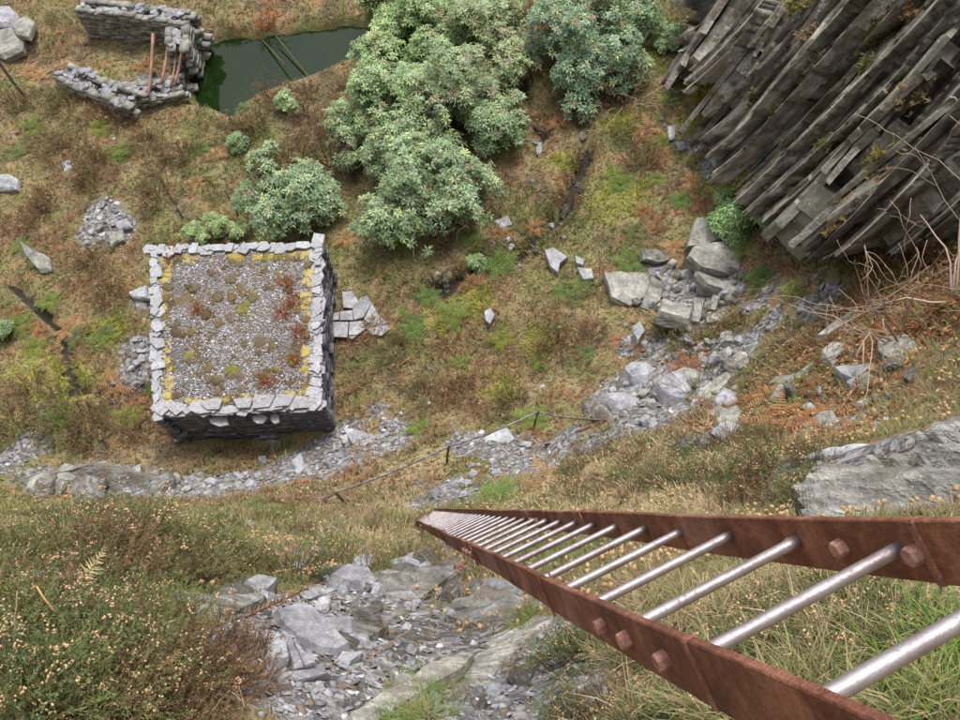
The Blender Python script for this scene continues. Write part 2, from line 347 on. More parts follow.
# ------------------------------------------------------------------ ground sheet (polar about the viewer's foot, finer where near)
def build_ground():
    nr, na = 470, 620
    r = np.concatenate([[.0], .12*np.exp(np.linspace(0, math.log(60/.12), nr-1))]); th = np.arange(na)*2*np.pi/na
    Rr, T = np.meshgrid(r, th, indexing='ij'); X = Rr*np.sin(T); Y = Rr*np.cos(T)
    Xc = np.clip(X, GX0+.3, GX1-.3); Yc = np.clip(Y, GY0+.3, GY1-.3); Z = hz(Xc, Yc)
    V = np.stack([X, Y, Z], -1).reshape(-1, 3); i, j = np.meshgrid(np.arange(nr-1), np.arange(na), indexing='ij'); j2 = (j+1) % na
    Q = np.stack([i*na+j, (i+1)*na+j, (i+1)*na+j2, i*na+j2], -1).reshape(-1, 4)[:, ::-1]
    ex = np.stack([bmask(V, SLATE), bil(MUD, Xc, Yc).ravel(), bmask(V, MOSS, .8)], 1); pdv = bil(_pd, Xc, Yc).ravel()
    def rampv(f, st):
        xs = [s_[0] for s_ in st]; cs = np.array([s_[1] for s_ in st]); return np.stack([np.interp(f, xs, cs[:, k]) for k in range(3)], 1)
    vx, vy = V[:, 0], V[:, 1]+V[:, 2]*.8
    n0 = fbm(vx*.55, vy*.55, 201, 3); n1 = fbm(vx*1.6, vy*1.6, 202, 4); n4 = fbm(vx*2.9, vy*2.9, 203, 4)
    c = rampv(n1, [(.25, S(78,70,56)), (.4, S(122,106,82)), (.5, S(136,119,90)), (.6, S(122,116,80)), (.75, S(106,106,68))])
    q = np.interp(n0, [.45, .6], [0, .6])[:, None]; c = c*(1-q)+q*rampv(n4, [(.3, S(90,92,50)), (.7, S(140,122,90))])
    q = np.interp(n4, [.6, .7], [0, .6])[:, None]; c = c*(1-q)+q*np.array(S(136,96,66))
    st_ = bmask(V, STRAW, .7)[:, None]*.55; c = c*(1-st_)+st_*np.array(S(158,140,110))
    li_ = bmask(V, LIT, .7)[:, None]*.6; c = c*(1-li_)+li_*np.array(S(132,94,68))
    pb = sst(.1, -.2, pdv)[:, None]; c = c*(1-pb)+pb*rampv(n4, [(.35, S(54,48,30)), (.6, S(76,86,36))])
    me = mk_mesh('ground', V, np.ascontiguousarray(Q), c, True, ex)
    a = me.attributes.new('mask2', 'FLOAT_COLOR', 'POINT'); c = np.ones((len(V), 4), np.float32); c[:, 0] = bmask(V, LIT, .7); c[:, 1] = bmask(V, STRAW, .7)
    # bare rock of the far cliff
    c[:, 2] = cliffmask(V); a.data.foreach_set('color', c.ravel())
    m, t, p = new_mat('ground', .95, .15); b = NB(t); tc = b.n('ShaderNodeTexCoord'); v = tc.outputs['Object']
    A = b.n('ShaderNodeAttribute'); A.attribute_name = 'mask'; s1 = b.n('ShaderNodeSeparateColor'); b.l(A.outputs[0], s1.inputs[0])
    A2 = b.n('ShaderNodeAttribute'); A2.attribute_name = 'mask2'; s2 = b.n('ShaderNodeSeparateColor'); b.l(A2.outputs[0], s2.inputs[0])
    n2 = b.noise(6., 4, .65, v); n3 = b.noise(26, 2, .65, v); n4 = n2
    A3 = b.n('ShaderNodeAttribute'); A3.attribute_name = 'col'; c = A3.outputs['Color']
    ml = b.math('MULTIPLY', s1.outputs[2], b.ramp(n2, [(.35, .1), (.6, .85)])); c = b.mix(ml, c, S(122,122,56))
    c = b.mix(.6, c, b.ramp(n3, [(.3, (.35,)*3), (.7, (1.65,)*3)]), 'MULTIPLY'); c = b.mix(.5, c, b.ramp(n2, [(.3, (.5,)*3), (.7, (1.5,)*3)]), 'MULTIPLY')
    vo = b.n('ShaderNodeTexVoronoi'); vo.inputs['Scale'].default_value = 16; b.l(v, vo.inputs['Vector']); sep = b.n('ShaderNodeSeparateColor'); b.l(vo.outputs['Color'], sep.inputs[0])
    g = b.ramp(sep.outputs[0], [(0, S(84,80,78)), (.6, S(124,121,120)), (1, S(160,158,158))]); g = b.mix(.7, g, b.ramp(n2, [(.3, (.55,)*3), (.7, (1.35,)*3)]), 'MULTIPLY')
    g = b.mix(b.ramp(n4, [(.55, 0.), (.68, .5)]), g, S(110,96,66))
    sm = b.ramp(b.math('ADD', s1.outputs[0], b.math('MULTIPLY', b.math('SUBTRACT', n2, .5), 1.2)), [(.5, 0.), (.78, 1.)]); c = b.mix(sm, c, g)
    rk = b.ramp(n2, [(.3, S(48,44,40)), (.5, S(82,78,72)), (.7, S(112,108,100))]); c = b.mix(s2.outputs[2], c, rk)
    c = b.mix(b.ramp(b.math('ADD', s1.outputs[1], b.math('MULTIPLY', b.math('SUBTRACT', n2, .5), .8)), [(.4, 0.), (.65, .92)]), c, S(40,36,32))
    b.l(c, p.inputs['Base Color'])
    b.l(b.ramp(s1.outputs[1], [(.5, .95), (.9, .35)]), p.inputs['Roughness'])
    h = b.math('ADD', b.math('MULTIPLY', n2, 1.), b.math('MULTIPLY', n3, .5)); h = b.math('ADD', h, b.math('MULTIPLY', vo.outputs['Distance'], b.math('MULTIPLY', sm, .4))); b.bump(h, p, .9, .06)
    o = obj('ground', me, m); struct(o); return o
def cliffmask(V):
    # rock of the quarry face: steep ground beyond the right bank
    base = np.array([tuple(g1(*q)[:2]) for q in ((706,-30),(690,60),(704,120),(726,180),(778,236),(830,268),(900,262),(985,225))])
    d = seg_dist(V[:, 0], V[:, 1], [tuple(x) for x in base]); xb = np.interp(V[:, 1], base[::-1][:, 1][np.argsort(base[::-1][:, 1])], base[::-1][:, 0][np.argsort(base[::-1][:, 1])])
    return sst(-.1, .35, np.where(V[:, 0] > xb, d, -d))*(V[:, 1] > 5)
GROUND = build_ground()

# pond water, a closed sheet under the bank line
def build_pond():
    m, t, p = new_mat('pond_water', .04, .5); b = NB(t); tc = b.n('ShaderNodeTexCoord')
    p.inputs['Base Color'].default_value = (*S(28,48,20), 1)
    tr = b.n('ShaderNodeBsdfTransparent'); tr.inputs[0].default_value = (.42, .55, .28, 1); mx = b.n('ShaderNodeMixShader'); mx.inputs[0].default_value = .5
    b.l(p.outputs[0], mx.inputs[1]); b.l(tr.outputs[0], mx.inputs[2]); b.l(mx.outputs[0], t.nodes['Material Output'].inputs[0])
    b.bump(b.noise(3, 3, .5, tc.outputs['Object']), p, .04, .02)
    c = np.mean(POND, 0); V = np.array([(c[0]+(x-c[0])*1.1, c[1]+(y-c[1])*1.12, WATER_Z) for x, y in POND])
    return struct(obj('pond_water', mk_mesh('pond_water', V, [list(range(len(V)))[::-1]]), m))
build_pond()

# ------------------------------------------------------------------ rusty ladder
LN0 = PD(780, 672, .757); LB = PD(411, 517, 12.6); LD = nrm(LB-LN0); LLEN = float(np.linalg.norm(LB-LN0))
LR = A2W@np.array([.90403759, -.38651705, .18253932]); LR = nrm(LR-LD*(LR@LD)); LN = nrm(np.cross(LD, LR)); LN = LN if LN[2] < 0 else -LN
LW, LDEP, LTH, LP = .34, .092, .014, .27
def mat_rust():
    m, t, p = new_mat('rusty_iron', .8, .3); b = NB(t); v, r = objvec(b)
    n1 = b.noise(9, 8, .65, v); n2 = b.noise(60, 5, .65, v); n3 = b.noise(2.2, 5, .6, v); n4 = b.noise(220, 2, .5, v)
    c = b.ramp(n1, [(.3, S(80,50,40)), (.5, S(114,72,56)), (.7, S(150,104,84))]); c = b.mix(.5, c, b.ramp(n2, [(.3, (.5,)*3), (.7, (1.5,)*3)]), 'MULTIPLY')
    c = b.mix(b.ramp(n3, [(.52, 0.), (.66, .55)]), c, S(158,126,114)); c = b.mix(.35, c, b.ramp(n4, [(.35, (.5,)*3), (.65, (1.5,)*3)]), 'MULTIPLY'); b.l(c, p.inputs['Base Color'])
    b.bump(b.math('ADD', b.math('MULTIPLY', n1, 1.5), b.math('ADD', n2, b.math('MULTIPLY', n4, .4))), p, .8, .006); return m
def mat_rung():
    m, t, p = new_mat('worn_steel', .38, .5); b = NB(t); v, r = objvec(b); p.inputs['Metallic'].default_value = .75
    n1 = b.noise(14, 6, .6, v); n2 = b.noise(150, 4, .7, v)
    c = b.ramp(n1, [(.3, S(132,118,118)), (.55, S(158,150,152)), (.75, S(172,166,168))]); c = b.mix(b.ramp(n2, [(.54, 0.), (.68, .45)]), c, S(118,84,76)); b.l(c, p.inputs['Base Color'])
    b.l(b.ramp(n2, [(.4, .42), (.65, .65)]), p.inputs['Roughness']); b.bump(n2, p, .3, .002); return m
M_RUST, M_RUNG = mat_rust(), mat_rung()
M_BOLT = mat_rock('rusty_bolt', S(150,108,94), S(104,66,52), S(176,142,130), 40, None, bst=.4, bd=.002)
def bevel_box(name, c, X, Y, Z, dx, dy, dz, bev=.0015, cuts=0, wob=0):
    bm = bmesh.new(); bmesh.ops.create_cube(bm, size=1)
    for v in bm.verts: v.co = Vector((v.co.x*dx, v.co.y*dy, v.co.z*dz))
    if cuts:
        bmesh.ops.subdivide_edges(bm, edges=[e for e in bm.edges if abs((e.verts[0].co-e.verts[1].co).x) > dx*.9], cuts=cuts)
        for v in bm.verts:
            k = v.co.x; v.co.y += wob*math.sin(k*2.1+1.3)+wob*.5*math.sin(k*9); v.co.z += wob*.6*math.sin(k*3.7)
    bmesh.ops.bevel(bm, geom=[e for e in bm.edges if e.is_boundary or e.calc_face_angle(0) > .5], offset=bev, segments=1, affect='EDGES')
    me = bpy.data.meshes.new(name); bm.to_mesh(me); bm.free()
    M = Matrix(np.stack([X, Y, Z], 1).tolist()).to_4x4(); M.translation = Vector(c); return me, M
def build_ladder():
    root = empty('ladder', LB.tolist(), 'long rusty iron ladder with worn steel rungs leaning on the slope above the hut', 'ladder')
    inv = Matrix.Translation(-Vector(LB.tolist()))
    def put(name, meM, mat): return obj(name, meM[0], mat, root, inv@meM[1])
    s0, s1 = -1.3, LLEN
    joints = [.49, 3.0, 8.2]
    for side, lab in ((0, None), (1, None)):
        off = LR*(-LTH/2 if side == 0 else LW+LTH/2); sg = -1 if side == 0 else 1
        rail = put('rail', bevel_box('rail', LN0+LD*(s0+s1)/2+off+LN*LDEP/2, LD, LR, LN, s1-s0, LTH, LDEP, .002, 60, .0035), M_RUST)
        for k, sj in enumerate(joints):   # each rail is spliced by an inner strap held with hexagon bolts
            put('weld_bead', bevel_box('weld_bead', LN0+LD*(sj-.27)+off+LN*LDEP*.5, LD, LR, LN, .016, LTH+.007, LDEP+.003, .003), M_RUST)
            for q, ds in enumerate((-.155, .02, .165)):
                for dirn in (1, -1):
                    bm = bmesh.new(); bmesh.ops.create_cone(bm, cap_ends=True, segments=6, radius1=.0155, radius2=.0145, depth=.02); 
                    bmesh.ops.bevel(bm, geom=[e for e in bm.edges], offset=.0015, segments=1, affect='EDGES'); me = bpy.data.meshes.new('bolt'); bm.to_mesh(me); bm.free()
                    cc = LN0+LD*(sj+ds-(.1 if side else 0))+LN*LDEP*.5+off+LR*sg*dirn*(LTH/2+.009)
                    M = Matrix(np.stack([LD, LN, np.cross(LD, LN)], 1).tolist()).to_4x4()@Matrix.Rotation(random.random()*3, 4, 'Z'); M.translation = Vector(cc)
                    put('bolt', (me, M), M_BOLT)
    k = -5; n = 0; base = None
    while k*LP < LLEN-.1:
        c = LN0+LD*(LP*k)+LR*LW/2+LN*LDEP*.45
        if base is None:
            t = np.linspace(-.5, .5, 12); V, T = tube(np.c_[t*(LW+.01), 0*t, 0*t], np.where(np.abs(t) > .46, .0108, .0102), 12); base = mk_mesh('rung', V, T, None, True)
        M = Matrix(np.stack([LR, LD, np.cross(LR, LD)], 1).tolist()).to_4x4()@Matrix.Rotation(random.random()*6, 4, 'X'); M.translation = Vector(c)
        put('rung', (base, M), M_RUNG); k += 1
    # wire lashings round the rails
    for s, side in ((1.13, 0), (2.0, 1), (2.75, 0), (3.1, 1), (4.6, 0), (6.3, 0)):
        off = LR*(-LTH/2 if side == 0 else LW+LTH/2); a = LTH/2+.006; h0, h1 = -.006, LDEP+.006; pts = []
        for tt in np.linspace(0, 1, 5): pts.append(LN0+off+LD*(s+.01*tt)+LR*a+LN*(h1+(h0-h1)*tt))
        for tt in np.linspace(0, 1, 6): pts.append(LN0+off+LD*(s+.02+.01*tt)-LR*a+LN*(h0+(h1+.004-h0)*tt))
        V, T = tube(np.array(pts)-LB, .0035, 6); o = obj('lashing', mk_mesh('lashing', V, T), M_RUST, root)
build_ladder()

# ------------------------------------------------------------------ rock shapes
def hull_mesh(name, pts):
    bm = bmesh.new()
    for p in pts: bm.verts.new(p)
    r = bmesh.ops.convex_hull(bm, input=list(bm.verts))
    dead = [g for g in r['geom_interior']+r['geom_unused'] if isinstance(g, bmesh.types.BMVert)]
    if dead: bmesh.ops.delete(bm, geom=list(set(dead)), context='VERTS')
    bmesh.ops.recalc_face_normals(bm, faces=bm.faces[:])
    return bm
def roughen(bm, cuts, amp, seed, size, strat=None):
    bmesh.ops.subdivide_edges(bm, edges=bm.edges[:], cuts=cuts, use_grid_fill=True)
    bmesh.ops.triangulate(bm, faces=bm.faces[:])
    V = np.array([v.co[:] for v in bm.verts]); N = np.array([v.normal[:] for v in bm.verts]); f = 3.2/size
    d = (fbm(V[:, 0]*f+V[:, 2]*f*1.7+seed, V[:, 1]*f-V[:, 2]*f*1.3, seed % 97, 3)-.5)*2
    if strat is not None:
        q = (V@np.asarray(strat))*f*2.2; d = d*.6+(vnoise(q*3, V[:, 0]*f*.5, seed % 89)-.5)*1.4
    V2 = V+N*(d*amp)[:, None]
    for v, p in zip(bm.verts, V2): v.co = p
def to_me(bm, name):
    me = bpy.data.meshes.new(name); bm.to_mesh(me); bm.free(); return me
def rock_mesh(name, k=7, flat=.4, seed=0, rough=True, el=.75):
    """unit-size angular slate lump: about 1 long, el wide, flat thick, base at z=0"""
    R = random.Random(seed); pts = []
    for z, s in ((0, .9), (flat*.55, 1.), (flat, .74)):
        for i in range(k):
            a = (i+R.uniform(-.3, .3))*2*math.pi/k; r = s*R.uniform(.8, 1.1)*.5
            pts.append((math.cos(a)*r, math.sin(a)*r*el, z+R.uniform(-.12, .12)*flat))
    bm = hull_mesh(name, pts)
    if rough: roughen(bm, 2, .022, seed, 1.)
    return to_me(bm, name)
ROCKS = [rock_mesh('rock', random.Random(i).randint(5, 7), (.16, .28, .42, .6)[i % 4], i, True, random.Random(i+50).uniform(.5, .95)) for i in range(24)]
def frame_on(px, py, ang, N, P=None):
    """point on the ground seen at the pixel and axes: X along the photo angle, Z along N"""
    P = g1(px, py) if P is None else P; N = nrm(np.asarray(N, float)); r = ray(px+6*math.cos(math.radians(ang)), py+6*math.sin(math.radians(ang)))
    Q = CAM+r*(((P-CAM)@N)/(r@N)); X = Q-P; X = nrm(X-N*(X@N)); return P, X, np.cross(N, X), N
def mat4(P, X, Y, Z, s=1):
    if not hasattr(s, '__len__'): s = (s, s, s)
    M = Matrix(np.stack([X*s[0], Y*s[1], Z*s[2]], 1).tolist()).to_4x4(); M.translation = Vector(np.asarray(P).tolist()); return M
def rock_at(px, py, wpx, ang, label, cat='rock', group=None, k=None, mat=None, sink=.25, name='slate_rock', upb=.5, sc=(1, 1, 1), tilt=.15):
    P = g1(px, py); N = nrm(hn(P[0], P[1])*(1-upb)+np.array([0, 0, upb])+RNG.normal(size=3)*tilt); _, X, Y, Z = frame_on(px, py, ang, N, P)
    s = wpx*((P-CAM)@A2W)[2]/F; me = ROCKS[k if k is not None else random.randrange(24)]
    fl = max(v.co.z for v in me.vertices)
    o = bpy.data.objects.new(name, me); COL.objects.link(o); o.matrix_world = mat4(P-Z*fl*s*sc[2]*sink, X, Y, Z, (s*sc[0], s*sc[1], s*sc[2]))
    if not me.materials: me.materials.append(M_SLATE)
    if mat is not None and me.materials[0] != mat:
        o.material_slots[0].link = 'OBJECT'; o.material_slots[0].material = mat
    tag(o, label, cat, group); return o
def slab_poly(name, pix, thick, mat, label=None, cat=None, group=None, N=None, lift=.0, cuts=3, amp=.02, parent=None, chamf=.92, base=None, strat=None, up=.6, upvec=None):
    """slab whose top outline is the photo outline laid on the plane of the ground it lies on, with real thickness below"""
    c = np.mean(np.array(pix, float), 0)
    P = g1(*c) if base is None else np.asarray(base, float)
    if N is None: N = nrm(hn(P[0], P[1], .35)*(1-up)+np.array([0, 0, 1.])*up)
    N = nrm(np.asarray(N, float)); P0 = P+N*(lift+thick*.6); r = ray([p[0] for p in pix], [p[1] for p in pix])
    Q = CAM+r*((((P0-CAM)@N)/(r@N))[:, None]); ctr = Q.mean(0); rel = Q-ctr; size = np.linalg.norm(rel, axis=1).max()
    pts = [tuple(ctr-P+d*chamf) for d in rel]+[tuple(ctr-P+d*1.0-N*thick*.35) for d in rel]+[tuple(ctr-P+d*.97-N*thick) for d in rel]
    n = len(pix); seed = int(abs(c[0]*13+c[1]*7))
    faces = [list(range(n))[::-1]]+[[k*n+i, k*n+(i+1) % n, (k+1)*n+(i+1) % n, (k+1)*n+i] for k in range(2) for i in range(n)]+[[2*n+i for i in range(n)]]
    bm = bmesh.new(); vs = [bm.verts.new(p) for p in pts]
    for f in faces: bm.faces.new([vs[i] for i in f])
    bmesh.ops.recalc_face_normals(bm, faces=bm.faces[:]); bmesh.ops.triangulate(bm, faces=bm.faces[:])
    if cuts: roughen(bm, cuts, amp, seed, size*2, strat)
    me = to_me(bm, name); o = bpy.data.objects.new(name, me); COL.objects.link(o); me.materials.append(mat)
    if parent is None: o.location = P.tolist()
    else:
        o.parent = parent; o.location = (P-np.array(parent.location)).tolist()
    if label: tag(o, label, cat, group)
    return o
def zz(ox, oy, sc, pts): return [(ox+x/sc, oy+y/sc) for x, y in pts]

# ------------------------------------------------------------------ slate hut with flat roof
def build_hut():
    ZR = 1.15; TILT = .26      # the roof rises a little towards the back
    FL, FR, BR, BL = PZ(152,418,ZR), PZ(322,410,ZR), PZ(324,241,ZR+TILT), PZ(149,245,ZR+TILT)
    ctr = (FL+FR+BR+BL)/4; X = nrm((FR-FL)+(BR-BL)); X = nrm(X*[1, 1, 0]); Y = np.cross([0, 0, 1.], X)
    Wd = (np.linalg.norm(FR-FL)+np.linalg.norm(BR-BL))/2; Ln = (abs((BL-FL)@Y)+abs((BR-FR)@Y))/2; Z = np.array([0, 0, 1.])
    root = empty('slate_hut', (ctr*[1, 1, 0]).tolist(), 'square slate hut with flat mossy gravel roof edged in slate slabs', 'hut'); O = ctr*[1, 1, 0]
    hw, hl = Wd/2, Ln/2; z0 = -.5; h4 = np.array([1, 1, 0])
    def L(x, y, z):       # plan of the hut: slightly wider at the back; z is measured on the front wall
        a, b2 = x/hw*.5+.5, y/hl*.5+.5
        p = (FL*(1-a)+FR*a)*(1-b2)+(BL*(1-a)+BR*a)*b2
        return (p-O)*h4+Z*(z+TILT*b2*max(0, (z-z0)/(ZR-z0)))
    def prism(inset, za, zb):
        c = [(-hw+inset, -hl+inset), (hw-inset, -hl+inset), (hw-inset, hl-inset), (-hw+inset, hl-inset)]
        V = np.array([L(x, y, za) for x, y in c]+[L(x, y, zb) for x, y in c]); Q = [(0,3,2,1),(4,5,6,7),(0,1,5,4),(1,2,6,5),(2,3,7,6),(3,0,4,7)]
        return V, np.array([t for q in Q for t in ((q[0], q[1], q[2]), (q[0], q[2], q[3]))])
    def onside(side, u, inset, z):
        return L(*[(u, -hl+inset), (hw-inset, u), (-u, hl-inset), (-hw+inset, -u)][side], z)
    def sidedir(side):
        t = nrm((onside(side, .5, 0, 0)-onside(side, -.5, 0, 0))*h4); return t, np.cross(t, Z)
    mw = mat_rock('hut_wall_slate', S(98,98,104), S(58,58,62), S(150,150,156), 6, S(120,112,66), .68, strat=(1, 1, 5), bst=.6, bd=.02)
    V, T = prism(.12, z0, ZR-.1); obj('wall_core', mk_mesh('wall_core', V, T), mw, root)
    for side in range(4):   # thin slate courses, too fine to pick apart singly
        ac = Acc(); t, n = sidedir(side); half = hw if side % 2 == 0 else hl; z = z0
        while z < ZR-.12:
            h = RNG.uniform(.05, .11); u = -half
            while u < half:
                l = min(RNG.uniform(.16, .5), half-u+.04); d = RNG.uniform(.12, .2); pr = RNG.uniform(-.03, .03)+(.09 if RNG.random() < .04 else 0)
                V, T = box_vt(onside(side, u+l/2, d/2+.06-pr, z+h/2), t, n, Z, l-.012, d, h-.008, .06); ac.add(V, T); u += l
            z += h
        stuff(obj('wall_courses', ac.mesh('wall_courses'), mw, root))
    # roof slab with gravel bed
    mg, t, p = new_mat('roof_gravel_bed', .95, .2); b = NB(t); tc = b.n('ShaderNodeTexCoord'); n1 = b.noise(2.2, 6, .6, tc.outputs['Object']); n2 = b.noise(40, 4, .7, tc.outputs['Object'])
    c = b.ramp(n1, [(.35, S(134,130,132)), (.5, S(120,112,104)), (.65, S(112,94,64))]); c = b.mix(.6, c, b.ramp(n2, [(.3, (.4,)*3), (.7, (1.6,)*3)]), 'MULTIPLY'); b.l(c, p.inputs['Base Color']); b.bump(n2, p, .8, .03)
    V, T = prism(.08, ZR-.12, ZR-.02); obj('roof_slab', mk_mesh('roof_slab', V, T), mg, root)
    me_top = ZR-.02
    # slate chips of the roof
    n = 19000; x = RNG.uniform(-hw+.2, hw-.2, n); y = RNG.uniform(-hl+.2, hl-.2, n); dm = fbm(x*1.6+5, y*1.6, 31, 3); k = dm < RNG.uniform(.5, .8, n); x, y = x[k], y[k]; n = len(x)
    P = np.array([L(a_, b_, me_top+.006) for a_, b_ in zip(x, y)]); g = RNG.uniform(.6, 1.25, (n, 1)); C = np.array(S(146,143,146))*g; br = RNG.random(n) < .25; C[br] = np.array(S(128,110,88))*g[br]
    pale = RNG.random(n) < .05; C[pale] = np.array(S(206,206,208))
    V, T, Cc = chips(P, np.tile(Z, (n, 1)), RNG.uniform(.022, .065, n), RNG.uniform(.008, .02, n), C, .7); stuff(obj('roof_gravel', mk_mesh('roof_gravel', V, T, Cc), M_CHIP, root))
    # edging slabs, each its own piece; two uneven layers
    me_edge = []
    for i in range(12):
        R = random.Random(900+i); kk = R.randint(4, 6); pts = []; ph = R.uniform(-.5, .5)
        for z, s in ((0, 1.), (1, .96)):
            for q in range(kk):
                a = (q+.5+ph+random.Random(i*50+q).uniform(-.32, .32))*2*math.pi/kk; ca, sa = math.cos(a), math.sin(a); rr = (abs(ca)**6+abs(sa)**6)**(-1/6)*random.Random(i*70+q).uniform(.75, 1.12)*.5*s; pts.append((ca*rr, sa*rr, z+R.uniform(-.1, .1)))
        me_edge.append(to_me(hull_mesh('edging_slate', pts), 'edging_slate'))
    me_e = mat_rock('edging_slate', S(154,154,158), S(112,112,118), S(178,178,181), 7, S(168,144,72), .60, bst=.4, bd=.01, vary=.3)
    for side in range(4):
        t_, n_ = sidedir(side); half = hw if side % 2 == 0 else hl
        for lay in range(3):
            u = -half+.04
            while u < half-.04:
                l = RNG.uniform(.14, .34)*(1.15 if side == 0 else .9); wdt = RNG.uniform(.2, .34) if lay == 0 else RNG.uniform(.14, .3); th = RNG.uniform(.018, .036)
                if lay >= 1 and RNG.random() < .3: u += l; continue
                c = onside(side, u+l/2, wdt/2-RNG.uniform(-.01, .025)+(.0 if lay == 0 else .03), ZR-.035+lay*.03)
                rz = RNG.uniform(-.16, .16); Xa = nrm(t_*math.cos(rz)+n_*math.sin(rz)+Z*RNG.uniform(-.07, .07)); Za = nrm(np.cross(Xa, n_*-1)*1.0); Za = Za if Za[2] > 0 else -Za; Ya = np.cross(Za, Xa)
                obj('edging_slate', me_edge[random.randrange(12)], me_e, root, mat4(c, Xa, Ya, Za, (l*1.45, wdt*1.1, th*.8))); u += l
    # big pale slates along the front edge
    for u, l, wd in ((.55, .5, .34), (1.0, .42, .3), (.15, .36, .28), (-.5, .4, .25)):
        obj('edging_slate', me_edge[random.randrange(12)], me_e, root, mat4(L(u, -hl+.2, ZR+.05), X, Y, Z, (l, wd, .03)))
    for u, l in ((-.45, .42), (.42, .3), (.75, .2)):   # slates jutting from the front wall
        obj('jutting_slate', me_edge[random.randrange(12)], me_e, root, mat4(L(u, -hl-.05, ZR-.22), X, Y, Z, (l, .22, .035)))
    # yellow lichen-moss cushions and dead tufts
    mm = mat_attr('roof_moss', .95, .1, 14, .6, 0, 40)
    cush = []
    for i in range(6):
        ac = Acc(); R = np.random.default_rng(i); n = 130; P = nrm(R.normal(size=(n, 3))); P[:, 2] = np.abs(P[:, 2]); rr = .8+.35*R.random(n); P = P*np.c_[rr*.5, rr*.5, rr*.3]
        a, b2 = frames(nrm(P)); s = .12; V = np.stack([P+a*s, P-a*s*.5+b2*s*.8, P-a*s*.5-b2*s*.8], 1).reshape(-1, 3); T = np.arange(3*n).reshape(-1, 3); ac.add(V, T)
        bm = bmesh.new(); bmesh.ops.create_icosphere(bm, subdivisions=2, radius=.46)
        for v in bm.verts: v.co = Vector((v.co.x, v.co.y, max(v.co.z, -.02)*.55))*(1+.3*math.sin(v.co.x*9+i)*math.cos(v.co.y*8+i))
        bv = np.array([v.co[:] for v in bm.verts]); bf = np.array([[v.index for v in f.verts] for f in bm.faces]); bm.free(); ac.add(bv, bf)
        cush.append(ac)
    pal = [S(168,148,82), S(182,164,104), S(112,96,66), S(94,80,60), S(122,116,62), S(108,96,76)]
    cme = {}
    def moss(x, y, s, ci):
        key = (random.randrange(6), ci)
        if key not in cme:
            a = cush[key[0]]; V = np.concatenate(a.v); cme[key] = mk_mesh('moss_cushion', V, np.concatenate(a.f), np.array(pal[ci])*RNG.uniform(.75, 1.2, (len(V), 1)))
        r = random.random()*6; obj('moss_cushion', cme[key], mm, root, mat4(L(x, y, me_top+.006), X*math.cos(r)+Y*math.sin(r), Y*math.cos(r)-X*math.sin(r), Z, (s, s*random.uniform(.6, 1), s*random.uniform(.12, .3))))
    for i in range(170):
        x, y = RNG.uniform(-hw+.3, hw-.3), RNG.uniform(-hl+.3, hl-.3)
        moss(x, y, RNG.uniform(.1, .3), random.choice((2, 3, 3, 5, 5, 5, 4)))
    for i in range(150):    # yellow band inside the edging
        e = random.choice((0, 1, 1, 2, 2, 3)); u = RNG.uniform(-1, 1); q = RNG.uniform(.26, .42)
        x, y = ((u*(hw-.2), -hl+q), (hw-q, u*(hl-.25)), (-hw+q, u*(hl-.25)), (u*(hw-.2), hl-q))[e]; moss(x, y, RNG.uniform(.12, .26), random.choice((0, 1, 1, 0, 2)))
    for (u, v, s, ci) in ((.12, .35, .3, 4), (.35, .75, .2, 4), (-.1, -1.0, .3, 4), (.15, hl-.12, .34, 3), (-.6, -.95, .26, 2), (-.45, -1.25, .28, 3)): moss(u, v, s, ci)
    for (u, v) in ((1.1, .9), (1.2, .5), (.95, .2), (-.8, .3), (1.3, -.3), (1.2, -.9), (.7, -1.3), (-1.3, 1.75)):
        P = L(u, v, me_top)+RNG.normal(size=(7, 3))*[.08, .08, 0]; V, T, C = blades(P, np.tile(Z, (7, 1)), 9, .2, .016, 1.6, np.tile(S(140,84,48), (7, 1)), .5); obj('dead_fern_tuft', mk_mesh('dead_fern_tuft', V, T, C), M_VEG, root)
build_hut()

